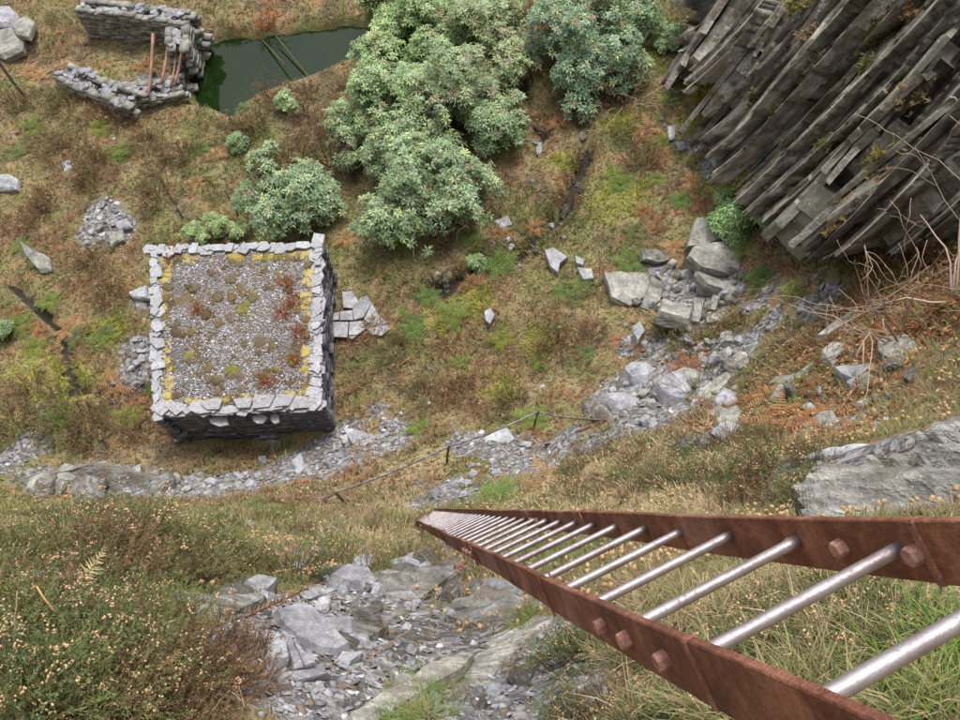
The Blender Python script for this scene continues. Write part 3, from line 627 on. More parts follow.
# ------------------------------------------------------------------ ruined slate walls by the pond, with iron poles across
def build_ruin(label, axis, width, z0, z1, lab_stone=None, ends=None):
    """axis: photo points along the wall top centre at height z1; stones on top single, faces as coursed stones"""
    top = [PZ(px, py, z1) for px, py in axis]; c0 = np.array([top[0][0], top[0][1], 0]); root = empty('ruined_wall', c0.tolist(), label, 'wall')
    Z = np.array([0, 0, 1.]); ac = Acc(); core = Acc()
    for a, b in zip(top[:-1], top[1:]):
        l = np.linalg.norm((b-a)[:2]); X = nrm((b-a)*[1, 1, 0]); Y = np.cross(Z, X); zt0 = z1
        V, T = box_vt((a+b)/2*[1, 1, 0]+Z*((z0+z1-.15)/2)-c0, X, Y, Z, l+.05, width*.8, z1-.15-z0); core.add(V, T)
        z = z0
        while z < z1-.05:
            h = RNG.uniform(.045, .1)
            for sg in (-1, 1):
                u = 0
                while u < l:
                    q = RNG.uniform(.18, .5); d = RNG.uniform(.14, .24)
                    V, T = box_vt(a*[1, 1, 0]+X*(u+q/2)+Y*sg*(width/2-d/2+RNG.uniform(-.03, .04))+Z*(z+h/2)-c0, X, Y, Z, q-.01, d, h-.008, .05); ac.add(V, T); u += q
            z += h
        nt_ = int(l*width/.03)
        for i in range(nt_):
            u, v = RNG.uniform(0, l), RNG.uniform(-.46, .46)*width; s = RNG.uniform(.14, .34); r = RNG.uniform(0, 6)
            Nn = nrm(Z+RNG.normal(size=3)*.28); Xa = nrm(np.cross([math.sin(r), math.cos(r), 0], Nn)); Ya = np.cross(Nn, Xa)
            obj('top_stone', ROCKS[random.randrange(24)], M_SLATE, root, mat4(a*[1, 1, 0]+X*u+Y*v+Z*(z1-.13+RNG.uniform(0, .1))-c0, Xa, Ya, Nn, (s*1.15, s, s*.5)))
    obj('wall_core', core.mesh('wall_core'), M_OUT, root); stuff(obj('face_stones', ac.mesh('face_stones'), M_BLOCK, root))
    return root
build_ruin('upper ruined slate wall with coursed face above the iron poles', [(78,4),(130,9),(186,16)], .55, -.4, .95)
build_ruin('pale square slate pier at the pond end of the upper ruined wall', [(178,26),(177,42)], .62, -.9, .85)
build_ruin('lower tumbled slate wall running down to the pond corner', [(60,68),(95,84),(130,97)], .65, -.4, .55)
build_ruin('low rubble slate wall under the lower ends of the iron poles', [(118,93),(150,90),(178,84)], .75, -.9, .3)
for i, (a, b, lab) in enumerate([((153,34),(148,97),'thick rusty iron pole leaning alone between the two ruined walls'), ((168,42),(161,84),'rusty iron pole beside the lone thick pole over the gap'),
                                 ((177,42),(171,86),'thinner dark iron pole between two rusty poles by the pond'), ((183,44),(174,86),'rusty iron pole closest to the pond spanning the wall gap')]):
    P = PZ(*a, .72); Q = PZ(*b, .42); t = np.linspace(0, 1, 6)[:, None]; pts = P*(1-t)+Q*t; pts[:, 2] -= .05*np.sin(np.pi*t[:, 0])
    V, T = tube(pts-P, (.045, .04, .028, .04)[i], 8); o = obj('iron_pole', mk_mesh('iron_pole', V, T), None); o.location = P.tolist()
    m = bpy.data.materials.get('pole_rust') or mat_rock('pole_rust', S(138,104,88), S(100,72,60), S(160,124,106), 6, None, bst=.4, bd=.01); o.data.materials.append(m); tag(o, lab, 'pole')

# ------------------------------------------------------------------ quarry face: bedded slabs leaning up to the right
M_DARKR = mat_rock('wet_dark_slate', S(80,74,68), S(42,38,36), S(116,110,102), 1.8, S(92,88,48), .66, strat=(.8, 1.4, 1.4), bst=1., bd=.07, rough=.42, vary=.4, spec=.5, stain=S(72,56,46))
def build_cliff():
    root = empty('quarry_face', g1(760, 200).tolist()); struct(root); RP = np.array(root.location)
    A, B = g1(806, 250), g1(930, 118); Dg = nrm(B-A)
    def bed(px0, py0, px1, py1, wpx, th, roll, mat, lift=0, seed=0, name='rock_slab', taper=.6):
        P, Q = g1(px0, py0), g1(px1, py1); Nn = hn((P[0]+Q[0])/2, (P[1]+Q[1])/2, .8); X = Q-P; l = float(np.linalg.norm(X)); X = X/l
        Nn = nrm(Nn-X*(Nn@X)); Yv = np.cross(Nn, X); Nr = nrm(Nn*math.cos(roll)+Yv*math.sin(roll)); Yr = np.cross(Nr, X)
        dep = (((P+Q)/2-CAM)@A2W)[2]; wd = wpx*dep/F; R = np.random.default_rng(seed+int(px0)); nl = 1 if wpx < 12 else int(R.integers(2, 4)); z = th*.5+lift
        for k in range(nl):      # laminae of the bed: sharp edged plates, each broken off at its own length
            t = th*(.22 if k < nl-1 else 1.)*R.uniform(.7, 1.3); y0 = -wd/2*(R.uniform(.75, 1.1) if k else 1); y1 = wd/2*(R.uniform(.5, 1.) if k else 1); xa = R.uniform(-.12, .12)*l if k == 0 else R.uniform(0, .45)*l; xb = l*(R.uniform(.9, 1.1) if k == 0 else R.uniform(.6, 1.05))
            if k and R.random() < .35: xa, xb = R.uniform(-.1, .2)*l, R.uniform(.4, .7)*l
            ns = max(4, int((xb-xa)/.45)); st = np.linspace(xa, xb, ns+1)+R.uniform(-.16, .16, ns+1); o0, o1 = [], []; c0_, c1_ = R.uniform(-.15, .15, 2)*wd
            for s_ in st:      # stepped, broken long edges
                if R.random() < .45: c0_ = R.uniform(-.22, .22)*wd
                o0.append((s_, y0+c0_+R.uniform(-.03, .03)*wd))
                if R.random() < .35: o0.append((s_+R.uniform(.02, .1), y0+c0_+R.uniform(-.2, .2)*wd))
                if R.random() < .45: c1_ = R.uniform(-.22, .22)*wd
                o1.append((s_, y1+c1_+R.uniform(-.03, .03)*wd))
            sk = R.uniform(-.9, .9, 2)*wd; e0 = [(st[-1]+sk[0]*.5, (y0*.3+y1*.7)), ] ; e1 = [(st[0]+sk[1]*.5, (y0*.6+y1*.4))]
            ol = np.array(o0+e0+o1[::-1]+e1); n = len(ol); tl = R.uniform(-.12, .12)
            zt = z+(ol[:, 1]-ol[:, 1].mean())*tl+(vnoise(ol[:, 0]*1.3, ol[:, 1]*3, seed+k)-.5)*t*.25; mid = ol.mean(0); cen = mid+(ol-mid)*[.97, .9]
            V = [(x, y, q) for (x, y), q in zip(cen, zt)]+[(x, y, q-t*.3) for (x, y), q in zip(ol, zt)]+[(x, y*1.04, q-t) for (x, y), q in zip(ol, zt)]
            bm = bmesh.new(); vs = [bm.verts.new(q) for q in V]; bm.faces.new(vs[:n])
            for r_ in range(2):
                for i in range(n): bm.faces.new((vs[r_*n+i], vs[(r_+1)*n+i], vs[(r_+1)*n+(i+1) % n], vs[r_*n+(i+1) % n]))
            bmesh.ops.recalc_face_normals(bm, faces=bm.faces[:]); bmesh.ops.triangulate(bm, faces=bm.faces[:]); roughen(bm, 1, .035, seed+k, 1.2); me = to_me(bm, name)
            obj(name, me, mat if k == 0 or R.random() < .6 else M_CLIFF, root, mat4(P-RP, X, Yr, Nr)); z -= t*R.uniform(.9, 1.05)
    # the continuous bedded face: saw-tooth beds at three scales, each broken off at its own lengths
    Nc = nrm(np.mean([hn(*g1(x, y)[:2], .8) for x, y in ((760,120),(800,150),(850,120),(880,180),(820,60),(900,90))], 0)); Xc = nrm(Dg-Nc*(Dg@Nc)); Yc = np.cross(Nc, Xc); O = g1(800, 160)
    ZS = HG.copy()
    for _ in range(10): ZS[6:-6, 6:-6] = (ZS[:-12, 6:-6]+ZS[12:, 6:-6]+ZS[6:-6, :-12]+ZS[6:-6, 12:]+ZS[6:-6, 6:-6]*2)/6      # the face without its small bumps
    Am, Bm = np.meshgrid(np.arange(-7, 13, .085), np.arange(-8, 11, .034), indexing='ij'); B0 = O+Am[..., None]*Xc+Bm[..., None]*Yc; lo = np.full(Am.shape, -7.); hi = np.full(Am.shape, 7.)
    for _ in range(22):
        md = (lo+hi)/2; P_ = B0+Nc*md[..., None]; up_ = P_[..., 2] > bil(ZS, P_[..., 0], P_[..., 1]); hi = np.where(up_, md, hi); lo = np.where(up_, lo, md)
    Pb = B0+Nc*hi[..., None]; x = Pb[..., 0]; bad = np.abs(hi) > 6.8; h = np.zeros(x.shape)
    for W, A_, seg, sd in ((1.3, .75, 6., 1), (.6, .5, 3.6, 2), (.2, .12, 2.2, 3)):
        q = (Bm+(fbm(Am*.1, Bm*.45, 300, 2)-.5)*.9)/W+(fbm(Am*.2, Bm*.6/W, 310+sd, 2)-.5)*1.5; i = np.floor(q).astype(np.int64); fr = q-i
        ph = _h(i, i*0+3, 50+sd)*9; c = np.floor(Am/(seg*(.5+_h(i, i*0, 60+sd)))+ph).astype(np.int64)
        h += A_*(1-fr)*1.0+A_*(1.0*(_h(i, i*0, 80+sd)-.5)+.45*(_h(i, c, 70+sd)-.5))
        if sd < 3: h -= np.where((fr > 1-(.12+.28*_h(i, c, 95+sd))) & (_h(i, c, 90+sd) > .35), (1.0, .55)[sd-1]*(.5+.8*_h(i, i*0+7, 97)), 0)      # open joints between beds
    h += (fbm(Am*.9, Bm*4, 330, 3)-.5)*.16+.5*(fbm(Am*.35, Bm*.5, 331, 2)-.5)
    Pv = Pb+nrm(Nc*.78-Yc*.62)*(h+.05)[..., None]-RP; cm = cliffmask(Pb.reshape(-1, 3)).reshape(x.shape)+(fbm(Am*1.2, Bm*1.2, 340, 2)-.5)*.5; ppx, ppy, pdp = proj(Pb); okv = (cm > .35) & ~bad & (Pb[..., 0] < 15) & (Pb[..., 1] < 30) & (ppx < 1130) & (ppy > -130)
    idx = np.arange(x.size).reshape(x.shape); Qd = np.stack([idx[:-1, :-1], idx[1:, :-1], idx[1:, 1:], idx[:-1, 1:]], -1); kq = okv[:-1, :-1] & okv[1:, :-1] & okv[1:, 1:] & okv[:-1, 1:]; Qd = Qd[kq]
    us, inv_ = np.unique(Qd, return_inverse=True); obj('bedded_rock', mk_mesh('bedded_rock', Pv.reshape(-1, 3)[us], inv_.reshape(-1, 4).astype(np.int32)), M_CLIFF, root)
    D, Cc, Pp = M_DARKR, M_CLIFF, M_CLIFFP
    main = [(684,100,778,-40,42,.5,.25,Cc,.15),(716,104,800,-10,20,.35,.5,D,-.05),(700,142,808,10,13,.3,.35,Cc,.2),(722,150,850,0,26,.4,.3,D,0),(738,166,872,10,20,.35,.25,Cc,.12),(762,150,905,-16,26,.4,.3,Cc,.25),
        (786,156,940,-10,20,.4,.35,Cc,.3),(748,178,850,92,22,.35,.3,D,.12),(770,190,836,120,18,.4,.3,Cc,.25),(804,170,925,62,22,.35,.25,Pp,.35),(836,176,968,30,24,.45,.3,Cc,.4),(850,190,985,60,22,.35,.3,D,.3),
        (812,240,985,66,44,.4,.2,Pp,.55),(836,228,975,116,16,.5,.4,Cc,.6),(866,236,990,148,22,.5,.35,Cc,.55),(808,268,866,214,22,.5,.3,Pp,.6),(824,272,880,226,14,.4,.35,Cc,.5),(890,250,1000,186,28,.5,.3,Cc,.6),
        (756,222,812,176,20,.35,.3,Cc,.1),(780,214,826,172,14,.3,.4,D,.2),(870,262,985,214,22,.5,.3,Cc,.5),(900,120,1000,10,30,.4,.3,Cc,.45),(930,60,1010,-30,30,.4,.3,Cc,.4),(820,70,880,-20,24,.4,.3,D,.3),(780,60,830,-20,22,.35,.3,Cc,.2)]
    for i, (a, b, c, d, w_, t, r, m, lf) in enumerate(main): bed(a, b, c, d, w_*1.3, t*1.3, r+.12, m, lf*.4+(.14 if i % 2 else 0)+.3, i*17)
    # thinner broken beds between them
    R = random.Random(5); dx, dy = .66, -.75
    for i in range(26):
        t = R.random(); sx = 700+t*190+R.uniform(-20, 30); sy = 110+t*150+R.uniform(-110, 6)
        if sy < -30: continue
        if sx < 690+max(0, (sy-100))*.72: continue
        L_ = R.choice((12, 18, 25, 40, 60))*R.uniform(.8, 1.3); bed(sx, sy, sx+dx*L_+R.uniform(-7, 7), sy+dy*L_, R.uniform(7, 16), R.uniform(.3, .6), R.uniform(.15, .6), R.choice((Cc, Cc, D, Cc, M_OUT)), R.uniform(-.15, .3), 400+i, 'rock_slab', .8)
    R2 = np.random.default_rng(8)        # moss and grass pads on the ledges
    for (px, py, s, col) in ((722,105,.5,(120,118,44)),(728,92,.4,(116,116,48)),(718,116,.35,(124,112,40)),(822,20,.5,(118,112,60)),(835,14,.4,(150,136,90)),(838,45,.35,(150,126,88)),(848,80,.35,(160,144,104)),(828,90,.3,(156,132,96)),(905,60,.5,(110,112,52)),(915,45,.5,(116,116,56)),(952,30,.35,(160,130,96)),(808,132,.3,(140,128,80)),(782,115,.3,(120,110,60)),(905,92,.35,(96,104,48)),(868,166,.3,(92,100,50)),(950,120,.4,(150,132,100)),(925,180,.4,(120,110,56)),(820,240,.4,(100,104,50)),(800,225,.4,(110,100,56)),(770,200,.4,(112,106,52)),(880,255,.4,(128,104,60)),(930,215,.5,(120,92,60)),(900,225,.4,(130,96,64)),(955,195,.5,(140,120,72))):
        G = g1(px, py); n = 70; Pn = hn(G[0], G[1], .5); a, b2 = frames(np.tile(Pn, (n, 1))); P = G+a*R2.normal(size=(n, 1))*s*.4+Pn*R2.uniform(.5, .95, (n, 1)); V, T, C = blades(P-RP, np.tile(nrm(Pn+[0, 0, .5]), (n, 1)), 6, .08, .03, 1.6, np.tile(S(*col), (n, 1)), .5, .3); stuff(obj('moss_pad', mk_mesh('moss_pad', V, T, C), M_VEG, root))
    return root
build_cliff()

# ------------------------------------------------------------------ traced slates and boulders
ST = (0, 0, .2)
hp = [  # tumbled heap under the quarry face
    ('broad flat grey slab topping the slate heap', [(693,245),(734,239),(758,261),(734,276),(700,267),(687,256)], .3, .25), ('long pale slab jutting from under the broad flat slab', [(695,271),(723,281),(759,276),(755,286),(732,292),(706,284)], .3, .05),
    ('upright wedge of slate beside the round green bush', [(697,216),(713,220),(726,227),(725,237),(707,245),(686,247)], .3, .3), ('small pale slate block above the heap edge', [(645,248),(659,249),(672,254),(670,260),(659,263),(645,259)], .3, .1),
    ('large mossy slate boulder at the streamward end of the heap', [(602,271),(621,270),(648,273),(652,283),(646,298),(630,307),(611,298),(606,283)], .35, .12), ('dark slab leaning on the large mossy boulder', [(652,275),(665,283),(661,300),(650,312),(640,308),(646,292)], .25, .2),
    ('rectangular pale block in the middle of the heap', [(662,297),(692,307),(690,319),(659,311)], .3, .22), ('upright narrow slate beside the rectangular pale block', [(694,296),(705,298),(700,323),(692,322)], .25, .2),
    ('short tilted slate stub at the heap foot', [(713,294),(720,296),(715,310),(709,309)], .2, .15), ('low slab lying flat at the heap foot', [(705,314),(723,312),(726,320),(707,323)], .2, .08), ('thin brown slab at the lowest edge of the heap', [(667,321),(692,325),(692,331),(665,327)], .16, .05),
    ('white stone standing apart below the heap', [(633,325),(640,320),(646,330),(638,342),(633,333)], .25, .1)]
for i, (lab, px, th, lf) in enumerate(hp):
    Nn = nrm(np.array([0, -.0, 1.])+np.random.default_rng(i).normal(size=3)*.16)
    slab_poly('slate_block', px, th, M_SLATEP if i == 11 else M_BLOCK, lab, 'rock', None, Nn, lf, 4, .04)
G_HEAP = 'rubble of the tumbled slate heap'
R = random.Random(3)
for i in range(60):
    a, r = R.uniform(0, 6.28), math.sqrt(R.random()); rock_at(690+58*r*math.cos(a)+R.uniform(-5, 5), 292+32*r*math.sin(a)+(r*math.cos(a))*-8, R.uniform(8, 17), R.uniform(0, 180), 'small angular rubble stone in the tumbled slate heap', 'rock', G_HEAP, None, R.choice((M_BLOCK, M_SLATE, M_OUT)), .1, 'rubble_stone', .7, (1, 1, 1.2), .4)
o3 = lambda pts: zz(320, 220, 3, pts)
pav = [[(66,215),(95,212),(118,243),(98,265),(70,262)], [(119,234),(140,225),(155,250),(130,292),(102,300),(97,268)], [(156,250),(180,290),(180,310),(142,322),(132,295)], [(60,274),(97,270),(100,300),(60,300)], [(34,305),(85,305),(82,352),(35,350)],
       [(88,305),(130,302),(140,325),(110,345),(86,345)], [(182,292),(205,307),(182,316)], [(142,326),(200,314),(212,327),(185,347),(150,341)], [(40,280),(57,275),(57,298),(38,301)], [(85,349),(110,347),(95,358)]]
for i, p_ in enumerate(pav): slab_poly('flat_slate', o3(p_), .05, M_SLATEP, 'thin flat slate in the patch laid like paving beside the hut', 'slate', 'slates laid flat beside the hut', nrm(np.array([0, 0, 1.])+np.random.default_rng(i).normal(size=3)*.02), .12, 1, .006, None, .97, PZ(360, 315, float(hz(*PZ(360,315,0)[:2]))))
for lab, p_, th in [('leaf shaped pale slate lying by the hut front corner', o3([(65,622),(95,624),(168,645),(160,665),(120,687),(95,670)]), .07), ('white upright slate chip beside the leaf shaped slate', o3([(64,645),(82,640),(84,668),(68,672)]), .12),
        ('lone white slate standing in the open moss', o3([(492,272),(512,262),(525,285),(510,312),(496,302)]), .12), ('wide pale slate beside the handrail post', o3([(490,652),(560,618),(585,655),(560,675),(500,675)]), .08),
        ('split white slate by the fern near the heap', o3([(672,88),(700,80),(745,110),(720,130),(715,160),(690,140)]), .2), ('grey slate behind the split white slate', o3([(765,105),(795,118),(790,135),(768,128)]), .15), ('pointed grey slate below the split white slate', o3([(770,140),(815,145),(822,175),(790,180)]), .12)]:
    slab_poly('flat_slate', p_, th, M_SLATEP, lab, 'slate', None, None, .06, 2, .012)
left = [('long grey slate block lying alone in the moss', [(17,239),(48,257),(50,270),(40,272),(22,253)], .28, M_BLOCK), ('white slate wedge against the hut side wall', [(128,292),(146,284),(148,298),(133,297)], .2, M_SLATEP), ('large smooth grey boulder beside the short black stick', [(-14,30),(10,25),(22,38),(20,48),(2,57),(-16,52)], .5, M_BLOCK),
        ('rounded boulder with mossy side behind the smooth boulder', [(-12,6),(8,3),(18,14),(12,24),(-12,24)], .5, M_SLATE), ('dark mossy boulder between the rounded boulder and the wall', [(8,22),(26,14),(33,20),(26,34),(14,32)], .4, M_BLOCK), ('squat grey stone in heather across from the hut', [(-8,173),(8,172),(16,178),(15,188),(-6,190)], .3, M_SLATE),
        ('small square slate among grass tussocks', [(60,161),(72,159),(75,168),(64,172)], .15, M_SLATEP), ('pale mossy stone below the hut front wall', [(267,438),(281,439),(284,453),(271,454)], .2, M_BLOCK), ('dark slate lying on the pale gravel patch', [(107,232),(121,229),(122,239),(110,246)], .22, M_BLOCK), ('rounded pale stone above the gravel patch', [(113,222),(126,218),(131,226),(118,230)], .2, M_SLATE),
        ('ragged upright slate on the rubble below the hut', [(293,458),(300,452),(306,466),(300,478),(294,472)], .14, M_SLATEP), ('small grey slate on the rubble near the ragged one', [(258,456),(266,455),(268,466),(260,470)], .14, M_SLATE), ('pale slate in the stream gully by bushes', [(493,220),(508,215),(512,225),(500,229)], .15, M_SLATEP), ('narrow white slate in the gully below the long bush', [(535,142),(541,142),(543,156),(537,154)], .12, M_SLATEP),
        ('slate chip standing at the quarry face foot', [(668,126),(676,125),(675,138),(669,140)], .12, M_SLATE), ('grey slate below the quarry face by ferns', [(676,141),(688,141),(687,148),(678,150)], .15, M_SLATE), ('pale split slate at the foot of the mossy slab', [(708,152),(720,152),(728,168),(716,164)], .3, M_SLATEP)]
for lab, p_, th, mt in left: slab_poly('slate_rock', p_, th*.55, mt, lab, 'rock', None, nrm(np.array([0, 0, 1.])+np.random.default_rng(len(lab)).normal(size=3)*.2), .02, 4, .035, None, .8)
z6 = lambda pts: zz(640, 220, 3, pts); zr = lambda pts: zz(760, 300, 3.275, pts)
bank = [('long lichened slab lying across the leaf littered bank', z6([(515,352),(560,318),(680,240),(692,258),(620,312),(560,347)]), .25, M_BLOCK), ('dark flat slate below the long lichened slab', z6([(425,368),(480,340),(520,345),(510,362),(440,377)]), .12, M_CLIFF),
        ('narrow grey slab on edge among dead leaves', z6([(420,520),(450,468),(570,385),(567,407),(480,490),(432,540)]), .25, M_BLOCK), ('pale blue grey block on the leaf littered bank', z6([(577,440),(690,425),(715,440),(692,487),(640,478),(600,462)]), .2, M_SLATEP),
        ('big grey boulder under the bare branches', z6([(705,350),(800,335),(842,378),(840,450),(780,452),(708,392)]), .3, M_BLOCK), ('flat pale stone in the litter below the pale block', z6([(645,545),(700,530),(716,550),(662,572)]), .12, M_SLATEP), ('dark rounded boulder in the grey scree', z6([(196,572),(240,550),(270,560),(268,592),(240,622),(192,612)]), .3, M_CLIFF),
        ('smooth buried slab edge rising from grey scree', z6([(110,590),(200,490),(290,430),(300,450),(220,530),(160,590)]), .25, M_BLOCK), ('white broken slate at the scree foot', z6([(228,615),(262,600),(355,635),(320,650),(250,642)]), .15, M_SLATEP), ('small upright slate among leaves beside dead fern', z6([(480,560),(500,540),(518,560),(505,582)]), .12, M_SLATEP),
        ('blue grey slate by the narrow slab on edge', z6([(525,505),(545,490),(556,512),(535,525)]), .12, M_SLATEP), ('square slate fragment in rusty leaves', z6([(270,515),(300,512),(308,540),(280,548)]), .12, M_SLATEP), ('tall pale slates standing in the bank', z6([(172,395),(192,393),(196,430),(172,432)]), .12, M_SLATEP),
        ('sharp overhanging slate plate above the big outcrop', zr([(135,500),(240,475),(370,470),(380,490),(280,507),(150,517)]), .06, M_SLATE), ('thin lower slate plate under the overhanging one', zr([(170,552),(300,503),(350,503),(205,556)]), .05, M_SLATE)]
for i, (lab, p_, th, mt) in enumerate(bank): slab_poly('slate_rock', p_, th, mt, lab, 'rock', None, None, -.03 if i < 13 else .08, 4, .03, up=.45, chamf=.86)
_dA = nrm(g1(960, 436)-g1(800, 500)); _dN = nrm(hn(*g1(900, 480)[:2], .35)*.5+np.array([0, 0, .5])); _dA = nrm(_dA-_dN*(_dA@_dN)); _dP = np.cross(_dN, _dA)
M_STRI = mat_rock('striated_slate', S(118,116,110), S(64,62,58), S(160,158,152), 3.5, S(108,104,62), .62, strat=(.45, 3.2, 2.2), bst=1., bd=.05, stain=S(98,92,80), rotz=math.atan2(_dA[1], _dA[0]))
slab_poly('slate_outcrop', [(790,486),(818,468),(861,457),(907,440),(955,414),(1010,385),(1060,390),(1060,480),(1010,540),(940,560),(870,545),(806,525)], .45, M_STRI, 'big striated slate outcrop behind the top of the ladder', 'outcrop', None, None, .0, 9, .07, None, .97, None, _dP*2.2, .5)
slab_poly('slate_outcrop', [(8,487),(42,470),(87,462),(125,469),(167,479),(183,488),(150,500),(117,511),(79,504),(46,496)], .5, M_OUT, 'long low slate ledge along the path below the hut', 'outcrop', None, nrm(np.array([.0, -.5, 1.])), .02, 6, .12, None, .9)
slab_poly('flat_slate', [(71,521),(90,518),(117,519),(126,525),(94,534),(73,528)], .1, M_BLOCK, 'flat grey slab under the long low ledge', 'slate', None, None, .03, 2, .02)
# foreground slope
zf = lambda pts: zz(180, 540, 4, pts); z2 = lambda pts: zz(300, 440, 2.572, pts)
near = [('large angular purple grey slate block among loose chips', zf([(378,268),(470,240),(530,255),(620,345),(688,412),(640,440),(560,430),(480,390),(410,335)]), .12, M_SLATE, .05), ('pale round slate lump wedged under the large angular block', zf([(345,400),(390,365),(430,400),(440,470),(380,478),(350,450)]), .1, M_SLATE, .02),
        ('long slate splinter propped below the large block', zf([(408,350),(440,370),(495,500),(458,505)]), .03, M_SLATE, .06), ('short slate splinter next to the long one', zf([(455,400),(545,490),(500,502)]), .03, M_SLATE, .05), ('dark slate block beside the large angular one', zf([(660,310),(800,305),(842,340),(760,390),(655,397)]), .1, M_OUT, .03),
        ('flat pale slate lying on chips below the splinters', zf([(400,530),(580,505),(602,530),(420,572)]), .03, M_SLATE, .02), ('jagged slate edge breaking out of heather', zf([(40,300),(120,222),(330,203),(345,230),(200,296)]), .12, M_OUT, .06), ('pointed slate tooth above the large block', zf([(575,150),(605,95),(635,130),(625,160)]), .05, M_SLATE, .04),
        ('flat quartz streaked slate beside dead bracken', zf([(505,185),(560,175),(605,225),(570,235)]), .03, M_QUARTZ, .03), ('pale tilted slate slip near dead heather stems', zf([(100,360),(235,320),(130,435),(120,420)]), .03, M_SLATEP, .04), ('pale slate flake below the large block tip', zf([(610,490),(650,445),(735,450),(660,500)]), .03, M_SLATEP, .02)]
for lab, p_, th, mt, lf in near: slab_poly('slate_block', p_, th, mt, lab, 'rock', None, None, lf, 4, .008, up=.25)
slab_poly('slate_outcrop', z2([(95,385),(150,345),(230,322),(400,308),(402,340),(345,385),(300,418),(240,420),(190,402)]), .3, M_OUT, 'flaky layered outcrop beside the rusty ladder foot', 'outcrop', None, None, .05, 6, .05, None, .95, None, (.2, -.5, .8), .3)
slab_poly('slate_outcrop', z2([(355,445),(420,400),(480,370),(560,380),(605,440),(560,480),(500,492),(430,472)]), .25, M_OUT, 'rough grey outcrop touching the ladder rail', 'outcrop', None, None, .0, 6, .05, None, .95, None, (.2, -.5, .8), .3)
for lab, p_, th, lf in (('pale quartz veined ledge running up to the ladder', [(322,735),(352,716),(392,690),(430,664),(462,650),(476,652),(462,668),(436,682),(404,702),(366,728),(352,738)], .1, .03), ('broad pale quartz patch of the ledge among chips', [(428,690),(452,664),(484,650),(506,640),(516,648),(500,664),(492,684),(468,696),(446,704)], .1, .01), ('upper quartz streaked end of the ledge under the ladder rail', [(484,644),(508,630),(540,614),(556,610),(552,622),(530,634),(512,646),(494,652)], .1, .03)):
    slab_poly('slate_outcrop', p_, th, M_QUARTZ, lab, 'outcrop', None, None, lf-.03, 6, .03, None, .96, None, None, .15)

# ------------------------------------------------------------------ scattering over the ground
def samp(n, x0, x1, y0, y1, depth_pow=0, d0=3., keep=None, frame=True):
    x = RNG.uniform(x0, x1, n); y = RNG.uniform(y0, y1, n); P = np.c_[x, y, hz(x, y)]; N = hn(x, y, .15)
    px, py, d = proj(P); ok = (d > .3)
    if frame: ok &= (px > -130) & (px < 1090) & (py > -110) & (py < 850)
    pr = 1/np.maximum(N[:, 2], .28)*.28
    if depth_pow: pr = pr*np.minimum(1, (d0/np.maximum(d, .1))**depth_pow)
    ok &= RNG.random(n) < pr; P, N = P[ok], N[ok]
    if keep is not None: k = keep(P); P, N = P[k], N[k]
    return P, N
HUTP = [tuple(PZ(px, py, 1.2)[:2]) for px, py in ((149,426),(324,418),(326,239),(146,241))]
def free(P):
    r = ~inside(P[:, 0], P[:, 1], HUTP); pd = bil(_pd, P[:, 0], P[:, 1]); return r & (pd > .12) & (bil(MUD, P[:, 0], P[:, 1]) < .45)
def pal(P, seed):
    """vegetation colour from broad patches"""
    a = fbm(P[:, 0]*.45, P[:, 1]*.45, seed, 3); b = fbm(P[:, 0]*1.5, P[:, 1]*1.5, seed+9, 3); r = RNG.random(len(P))
    cols = np.array([S(130,114,86), S(154,138,104), S(122,116,78), S(110,114,68), S(144,112,86), S(134,132,84)])*1.12
    t = np.clip((a-.3)*2.2+(b-.5)*1.4+(r-.5)*.9, 0, .999); i = np.select([t < .22, t < .46, t < .62, t < .8, t < .9], [4, 0, 1, 2, 5], 3); return cols[i]
def floor_cover():
    P, N = samp(330000, -15, 9.5, 4, 27, 0, keep=lambda P: free(P))
    s = bmask(P, SLATE); m = bmask(P, MOSS, .8); cl = cliffmask(P)
    k = (RNG.random(len(P)) > s*1.05+(fbm(P[:, 0]*1.6, P[:, 1]*1.6+P[:, 2], 61, 3)-.5)*1.6) & (cl < .4); P, N, m = P[k], N[k], m[k]
    hgt = fbm(P[:, 0]*1.1, P[:, 1]*1.1, 41, 3); C = pal(P, 21); C = np.where((m > RNG.uniform(.2, 1.1, len(m)))[:, None], np.array(S(140,144,56))*1.1, C)
    lt = bmask(P, LIT, .7); C = np.where((lt > RNG.uniform(.2, 1.1, len(m)))[:, None], np.array(S(156,112,80)), C)
    ac = Acc(); tall = hgt > .52
    V, T, Cc = blades(P[~tall], N[~tall], 4, .075, .022, 2.2, C[~tall], .4, .35); ac.add(V, T, Cc)
    V, T, Cc = blades(P[tall], N[tall], 5, .15, .017, 1.5, C[tall]*.95, .4, .35); ac.add(V, T, Cc)
    stuff(tag(obj('moss_and_grass', ac.mesh('moss_and_grass'), M_VEG), 'brown and olive moss, grass and heath covering the pit floor', 'grass'))
floor_cover()
